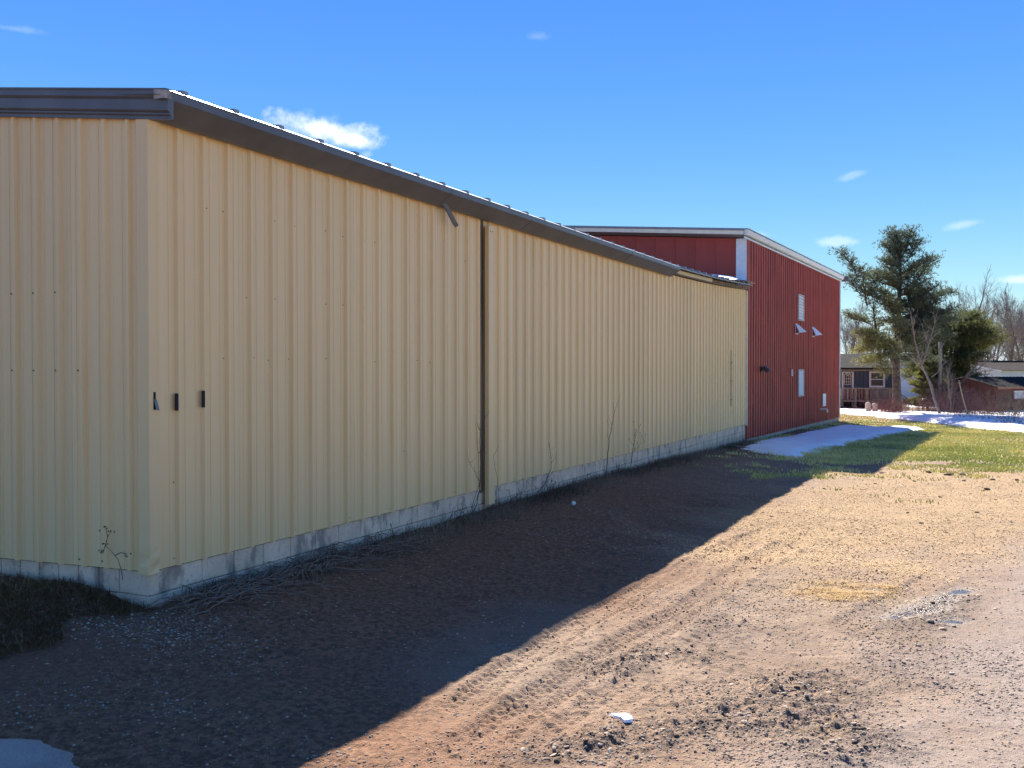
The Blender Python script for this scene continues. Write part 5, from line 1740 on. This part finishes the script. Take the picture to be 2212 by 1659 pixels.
# long left leader limb that rises from low on the trunk
for (a, b_, c, d, dy, r_, dn, tn) in (
        (1936, 800, 1890, 720, -.8, .11, 2, .35), (1895, 730, 1866, 650, -1.0, .08, 7, .4), (1872, 660, 1840, 585, -1.0, .05, 9, .35), (1850, 600, 1826, 545, -1.0, .03, 8, .2),
        (1860, 640, 1832, 600, .4, .03, 7, .3), (1868, 650, 1890, 590, -.5, .03, 8, .3), (1880, 700, 1828, 690, -1.2, .04, 9, .55), (1885, 710, 1830, 730, -1.4, .04, 9, .75),
        (1890, 720, 1830, 760, -1.6, .04, 9, .9), (1900, 735, 1840, 775, -1.8, .04, 8, .9), (1905, 745, 1860, 800, -2.0, .04, 7, .85),
        (1940, 560, 1925, 500, -.2, .04, 10, .25), (1940, 565, 1945, 505, .2, .03, 8, .2), (1945, 560, 1972, 500, .1, .04, 10, .2), (1945, 575, 1985, 525, -.3, .03, 9, .25), (1940, 570, 1912, 525, .4, .03, 9, .3),
        (1940, 600, 1905, 570, -.9, .04, 10, .35), (1942, 595, 1985, 560, -.8, .04, 10, .25), (1942, 610, 1990, 590, .6, .04, 9, .2), (1940, 610, 1900, 600, .7, .04, 9, .3),
        (1940, 630, 1895, 610, -1.0, .04, 10, .4), (1942, 630, 2018, 572, -.6, .05, 10, .2), (1942, 640, 2000, 620, .5, .04, 9, .2), (1940, 650, 1900, 640, .9, .04, 8, .3),
        (1942, 660, 2010, 640, -1.0, .05, 10, .15), (1942, 670, 2040, 615, .4, .05, 8, .2), (1940, 665, 1890, 660, -1.1, .04, 9, .45), (1942, 690, 2030, 660, -.4, .05, 10, .12),
        (1940, 690, 1890, 700, -1.6, .05, 10, .75), (1940, 695, 1910, 690, -2.0, .05, 11, .85), (1942, 700, 2010, 690, -1.0, .05, 11, .2), (1942, 710, 2035, 700, .5, .05, 10, .15),
        (1940, 720, 1915, 720, -1.9, .04, 10, .6), (1942, 725, 1995, 725, -1.2, .05, 10, .35), (1942, 735, 2030, 735, .8, .05, 10, .2), (1940, 745, 1925, 760, -1.5, .04, 8, .6),
        (1942, 650, 2052, 640, -.3, .05, 10, .15), (1942, 675, 2060, 668, .3, .05, 10, .12), (1942, 690, 2056, 690, -.6, .05, 11, .15), (1942, 665, 2028, 668, .9, .05, 10, .15), (1942, 700, 2045, 712, .2, .05, 10, .2),
        (1942, 660, 1985, 655, -.8, .05, 11, .15), (1942, 640, 1975, 625, -.9, .05, 10, .2), (1940, 655, 1870, 640, .5, .04, 9, .35), (1940, 625, 1870, 590, .3, .04, 7, .3),
        (1938, 745, 1850, 740, -.8, .04, 9, .7), (1938, 755, 1835, 765, -1.0, .04, 10, .9), (1938, 765, 1830, 790, -1.2, .04, 9, .95), (1938, 750, 1880, 740, .6, .04, 9, .5), (1936, 770, 1885, 775, -1.2, .03, 7, .6),
        (1942, 745, 1985, 750, -.6, .04, 9, .35), (1942, 775, 1975, 790, .3, .03, 6, .3), (1940, 730, 1960, 740, -1.6, .04, 10, .55), (1942, 715, 1975, 705, -1.5, .04, 10, .4),
        (1942, 720, 2060, 705, -.4, .05, 10, .25), (1942, 735, 2062, 728, .4, .05, 10, .25), (1942, 750, 2048, 755, -.3, .04, 9, .3), (1942, 770, 2028, 775, .2, .04, 8, .3), (1942, 685, 2066, 660, .2, .05, 9, .2),
        (1940, 680, 1955, 670, 1.5, .05, 10, .2), (1940, 620, 1950, 600, 1.3, .05, 10, .2), (1940, 580, 1946, 560, 1.0, .04, 9, .2), (1942, 760, 2000, 770, .6, .04, 8, .3)):
    limb(a, b_, c, d, dy, r_, dn, tn)
trunk = [loc5(1939, 900), loc5(1938, 860), loc5(1935, 800), loc5(1936, 740), loc5(1940, 680), loc5(1942, 620), loc5(1943, 565), loc5(1944, 520)]
pine('white_pine', 'tall open crowned pine with forked top right of the red barn', b5, 9, trunk, .25, limbs, M_NEEDLE, 4, tuft_len=.13, per=6, width=.011, pad=1.0)

# dense shorter pine mass behind, dark green
D6 = 58.0; S6 = 2150 / D6
b6 = bgp(2052, D6); 
def loc6(px, py, dy=0.0):
    return np.array(((px - 2052) / S6, dy, 1.97 + (795 - py) / S6 - b6[2]))
limbs = []
random.seed(12)
for i in range(74):
    f = random.random()
    py = 690 + 150 * f
    half = 25 + 75 * math.sin(min(1, f * 1.15 + .12) * 2.2)
    side = random.choice((-1, 1)) ; reach = half * random.uniform(.5, 1.0)
    if side > 0 and py > 765:
        reach = min(reach, 30)
    a = loc6(2052, py); b_ = loc6(2052 + side * reach, py + random.uniform(-14, 8), random.uniform(-2.2, 1.5)); d = b_ - a
    limbs.append((a, d, np.linalg.norm(d), .035, 9, random.uniform(.3, .8) if random.random() < .6 else .2))
pine('dense_pine', 'low dense dark green pine behind the bare saplings', b6, 5, [loc6(2050, 900), loc6(2052, 800), loc6(2054, 740), loc6(2056, 700)], .16, limbs, M_NEEDLE2, 12, tuft_len=.15, per=7, width=.012, pad=1.2)

# young spruce
D7 = 53.0; S7 = 2150 / D7
b7 = bgp(2004, D7)
limbs = []; random.seed(22)
for i in range(44):
    f = (i + .5) / 44
    z_ = .25 + 2.6 * f
    a_ = i * 2.4
    L_ = 1.15 * (1 - f) ** .75 + .12
    limbs.append((np.array((0, 0, z_)), np.array((math.cos(a_), math.sin(a_), -.12)), L_, .018, 6, .45 + .35 * (math.cos(a_) < 0)))
pine('young_spruce', 'small young spruce with drooping green branches left of the saplings', b7, 3, [np.array((0, 0, 0)), np.array((0, 0, 1.5)), np.array((0, 0, 3.0))], .06, limbs, M_NEEDLE2, 22, tuft_len=.11, per=7, width=.009, pad=.4)

# bare trees
def bare(name, label, base, H, r0, seed, spread=.55, trunks=1, levels=5, mat=None, twm=None, lean=0.0, cat='tree', group=None, kids=(3, 4), first=.30, rz=0.0):
    random.seed(seed)
    t = thing(name, label, cat, tuple(base), rz, group)
    tm = MB(); cm = MB()
    def grow(p, d, L_, r_, lev):
        n = 4 if lev < 2 else 3
        pts = wander(p, d, L_, n, .10 if lev else .05, .03 if lev else 0)
        re = r_ * .62
        (tm if lev < 2 else cm).tube(pts, [r_ + (re - r_) * i / n for i in range(n + 1)], 6 if lev < 1 else (4 if lev < 3 else 3))
        if lev >= levels:
            return
        for k in range(random.randint(*kids)):
            f = random.uniform(first if lev == 0 else .25, 1.0)
            q = f * n; i = min(int(q), n - 1)
            pp = pts[i] + (pts[i + 1] - pts[i]) * (q - i)
            dd = pts[min(i + 1, n)] - pts[i]; dd = dd / np.linalg.norm(dd)
            side = np.array([random.gauss(0, 1) for _ in range(3)]); side -= dd * (side @ dd); side /= np.linalg.norm(side)
            nd = dd * (1 - spread * .4) + side * spread + np.array((0, 0, .12))
            grow(pp, nd, L_ * random.uniform(.5, .72), max(.004, r_ * (1 - .45 * f) * .55), lev + 1)
        grow(pts[-1], pts[-1] - pts[-2], L_ * random.uniform(.55, .7), re, lev + 1)
    for k in range(trunks):
        a_ = random.random() * 6.28
        grow(np.array((.12 * k * math.cos(a_), .12 * k * math.sin(a_), 0)), np.array((lean + (.25 * math.cos(a_) if trunks > 1 else random.gauss(0, .04)), .25 * math.sin(a_) if trunks > 1 else 0, 1.0)), H * .42, r0, 0)
    tm.build('trunk', mat or M_BARKD, t, True)
    cm.build('crown', twm or M_TWIG, t)
    return t
# the pale forked sapling in front of the pines, traced limb by limb
D8 = 47.5; S8 = 2150 / D8
b8 = bgp(2030, D8)
def loc8(px, py, dy=0.0):
    return np.array(((px - 2030) / S8, dy, 1.97 + (795 - py) / S8 - b8[2]))
random.seed(31)
t = thing('forked_sapling', 'pale bare sapling forking in two before the dark pines', 'tree', tuple(b8), YAW)
tm = MB(); cm = MB()
def tr8(pts, r_a, r_b, mbx, twigs=0):
    P_ = [loc8(*p) for p in pts]
    mbx.tube(P_, [r_a + (r_b - r_a) * i / (len(P_) - 1) for i in range(len(P_))], 6)
    for _ in range(twigs):
        i = random.randrange(len(P_) - 1); f = random.random(); p = P_[i] * (1 - f) + P_[i + 1] * f
        L_ = random.uniform(.25, .9); d = np.array((random.gauss(0, .6), random.gauss(0, .6), 1.0))
        q = wander(p, d, L_, 3, .15); cm.tube(q, [.012, .009, .006, .003], 3)
        for _ in range(2):
            q2 = wander(q[random.randint(1, 3)], d + np.array((random.gauss(0, .8), random.gauss(0, .8), 0)), L_ * .5, 2, .15); cm.tube(q2, [.006, .004, .002], 3)
tr8([(2030, 893), (2018, 860), (2010, 830), (1999, 806), (1990, 790)], .07, .048, tm)
tr8([(1990, 790), (1985, 770), (1976, 740), (1972, 715), (1968, 690), (1966, 672)], .04, .010, tm, 16)
tr8([(1990, 790), (2000, 762), (2008, 735), (2016, 708), (2020, 688)], .036, .009, tm, 16)
tr8([(1995, 800), (1972, 778), (1955, 765), (1945, 745)], .035, .008, tm, 9)
tr8([(2004, 745), (1996, 720), (1990, 700)], .02, .006, tm, 5)
tr8([(2012, 815), (2030, 800), (2042, 780)], .025, .008, tm, 5)
tm.build('trunk', M_BARKL, t, True); cm.build('crown', simple_mat('pale_twig', (.30, .25, .19), .9), t)
# grey snag and thin stems
b9 = bgp(2030, 52.5)
mb = MB(); mb.tube([(0, 0, -.1), (-.02, 0, 1.6), (.02, 0, 3.2), (0, 0, 3.75)], [.11, .10, .09, .075], 9, True)
t = thing('dead_snag', 'straight grey dead trunk standing behind the forked sapling', 'tree', tuple(b9), YAW)
mb.build('trunk', simple_mat('silver_wood', (.22, .195, .17), .9, 0, .2, 12), t, True)
mb = MB(); mb.tube([(0.05, 0, 3.4), (.2, 0, 3.7)], [.04, .02], 5, True); mb.build('branch_stub', MATS['silver_wood'], t)
for i, (px, H, sd, lab) in enumerate(((2054, 3.0, 3, 'thin yellowish bare stem right of the grey dead trunk'), (2046, 2.4, 5, 'thin dark bare stem tight beside the grey dead trunk'))):
    bare('thin_sapling', lab, bgp(px, 48.5 + i), H, .03, 50 + sd, .35, 1, 3, M_BARKL, None, .02, 'sapling', 'thin stems by the saplings', rz=YAW)
# dark broken limb leaning over the shed
b10 = bgp(2078, 47.5)
def loc10(px, py):
    return np.array(((px - 2078) / (2150 / 47.5), 0, 1.97 + (795 - py) / (2150 / 47.5) - b10[2]))
t = thing('leaning_tree', 'dark crooked bare tree leaning across the white gable', 'tree', tuple(b10), YAW)
tm = MB(); cm = MB()
for pts, ra, rb in (([(2060, 890), (2066, 850), (2078, 826), (2090, 808), (2098, 800)], .07, .05), ([(2098, 800), (2112, 798), (2122, 788), (2132, 780), (2150, 768)], .045, .012), ([(2086, 815), (2104, 806), (2122, 803), (2145, 801)], .03, .008)):
    tm.tube([loc10(*p) for p in pts], [ra + (rb - ra) * i / (len(pts) - 1) for i in range(len(pts))], 6)
random.seed(77)
for pq in ((2112, 798), (2122, 788), (2132, 780), (2145, 772), (2104, 806), (2122, 803), (2140, 801)):
    for _ in range(4):
        q = wander(loc10(*pq), np.array((random.gauss(.5, .5), random.gauss(0, .5), random.uniform(.2, 1))), random.uniform(.4, 1.1), 4, .15); cm.tube(q, [.012, .01, .007, .005, .003], 3)
tm.build('trunk', M_BARK, t, True); cm.build('crown', M_TWIG, t)
# leaning yellow pole
b11 = bgp(2090, 47.0)
mb = MB(); e = np.array(((2069 - 2088) / (2150 / 47.), 0, 1.97 + (795 - 822) / (2150 / 47.) - b11[2])); mb.tube([(.05, 0, 0), e * .5 + (.0, 0, 0), e], [.035, .03, .03], 7, True)
q = mb.build('leaning_pole', simple_mat('yellowed_pole', (.46, .38, .20), .8), None, True, label='thin yellowish pole leaning in the brush beside the shed', category='pole'); q.location = b11; q.rotation_euler = (0, 0, YAW)

# bare trees of the wood line
protos = [bare('bare_tree', 'x', bgp(2072, 66), 8.6, .13, 101, .62, 1, 5, group='bare trees of the wood line', rz=.3),
          bare('bare_tree', 'x', bgp(2135, 84), 9.0, .13, 102, .55, 1, 5, group='bare trees of the wood line', rz=1.2),
          bare('bare_tree', 'x', bgp(2205, 80), 9.6, .14, 103, .5, 1, 5, group='bare trees of the wood line', rz=2.2)]
protos[0]['label'] = 'wide branching bare tree rising right of the big pine'
protos[1]['label'] = 'bare grey tree behind the roof of the white house'
protos[2]['label'] = 'tall bare tree at the right edge above the white house'
wood = [(1822, 82, .9), (1838, 95, 1.0), (1856, 88, .8), (1905, 100, .95), (1965, 96, .9), (2010, 92, .85), (2062, 90, .9), (2105, 100, 1.05), (2122, 92, .9), (2150, 104, 1.1), (2168, 88, .95), (2182, 98, 1.15), (2196, 110, 1.1), (2218, 96, 1.1), (2240, 90, 1.0), (2280, 95, 1.1), (2330, 88, 1.0), (2400, 96, 1.1), (2090, 118, 1.1), (2140, 122, 1.15), (2030, 116, 1.1), (1880, 118, 1.1), (1985, 124, 1.1), (2180, 126, 1.2), (2230, 124, 1.2)]
wood.sort()
for i, (px, dep, sc_) in enumerate(wood):
    c = copy_tree(protos[i % 3], None, 'bare leafless tree in the grey wood line, ' + nth(i, len(wood)))
    c.location = bgp(px, dep); c.rotation_euler = (0, 0, i * 1.7); c.scale = (sc_, sc_, sc_ * random.uniform(.85, 1.05))

# brush: reddish bush at the deck, purple thicket, weeds in the snow
def bush(name, label, px, dep, w_, h_, n, mat, seed, group=None, rad=.008):
    random.seed(seed)
    b = bgp(px, dep)
    t = thing(name, label, 'bush', tuple(b), YAW, group)
    st = MB(); tw = MB()
    for i in range(n):
        p = np.array((random.gauss(0, w_ * .3), random.gauss(0, w_ * .25), -.03))
        d = np.array((random.gauss(0, .5) + p[0] / w_ * .6, random.gauss(0, .45), 1.0))
        L_ = h_ * random.uniform(.6, 1.1)
        pts = wander(p, d, L_, 4, .12)
        st.tube(pts, [rad, rad * .85, rad * .7, rad * .5, rad * .3], 3)
        for _ in range(5):
            k = random.randint(1, 4)
            q = wander(pts[k], pts[k] - pts[k - 1] + np.array([random.gauss(0, .4 * L_ / 4) for _ in range(3)]), L_ * random.uniform(.2, .45), 2, .2)
            tw.tube(q, [rad * .5, rad * .4, rad * .25], 3)
    st.build('stem', mat, t, kind='stuff'); tw.build('twig', mat, t, kind='stuff')
    return t
bush('red_bush', 'dense reddish bare bush at the foot of the big pine', 1914, 49.0, 1.5, .85, 120, M_TWIGR, 1)
bush('red_bush', 'low spill of reddish twigs just left of the pine trunk', 1932, 48.2, .9, .8, 90, M_TWIGR, 2)
M_PURP = simple_mat('purple_twig', (.135, .075, .088), .95, 0, .25, 5)
bush('thicket_bush', 'purplish bare thicket behind the forked sapling', 2046, 50.0, 1.5, 1.5, 150, M_PURP, 3)
bush('thicket_bush', 'purplish brush before the left gable end of the brown shed', 2078, 48.6, 1.6, 1.25, 120, M_PURP, 4)
bush('thicket_bush', 'brown brush covering the middle of the brown shed', 2128, 47.5, 2.2, 1.05, 110, M_TWIGR, 5)
bush('thicket_bush', 'olive brown brush hiding the shed window at the right edge', 2188, 46.5, 2.2, 1.2, 130, simple_mat('olive_twig', (.15, .125, .085), .95, 0, .25, 5), 6)
bush('thicket_bush', 'brown brush at the foot of the small spruce', 2000, 51.0, 1.1, .8, 90, M_TWIGR, 7)
SW = sorted(((2070, 45.0, 1.0, .5), (2110, 44.0, 1.2, .5), (2148, 42.5, 1.2, .55), (2180, 40.5, 1.0, .6), (2206, 39.5, 1.0, .7), (2190, 43.0, 1.3, .6), (2040, 46.5, .8, .45), (2230, 41, 1.2, .7)))
for i, (px, dep, w_, h_) in enumerate(SW):
    bush('snow_weed', 'sparse dark weeds poking through the snow before the shed, ' + nth(i, len(SW)), px, dep, w_, h_, 28, M_BARK, 60 + i, 'weeds poking through the snow', .006)
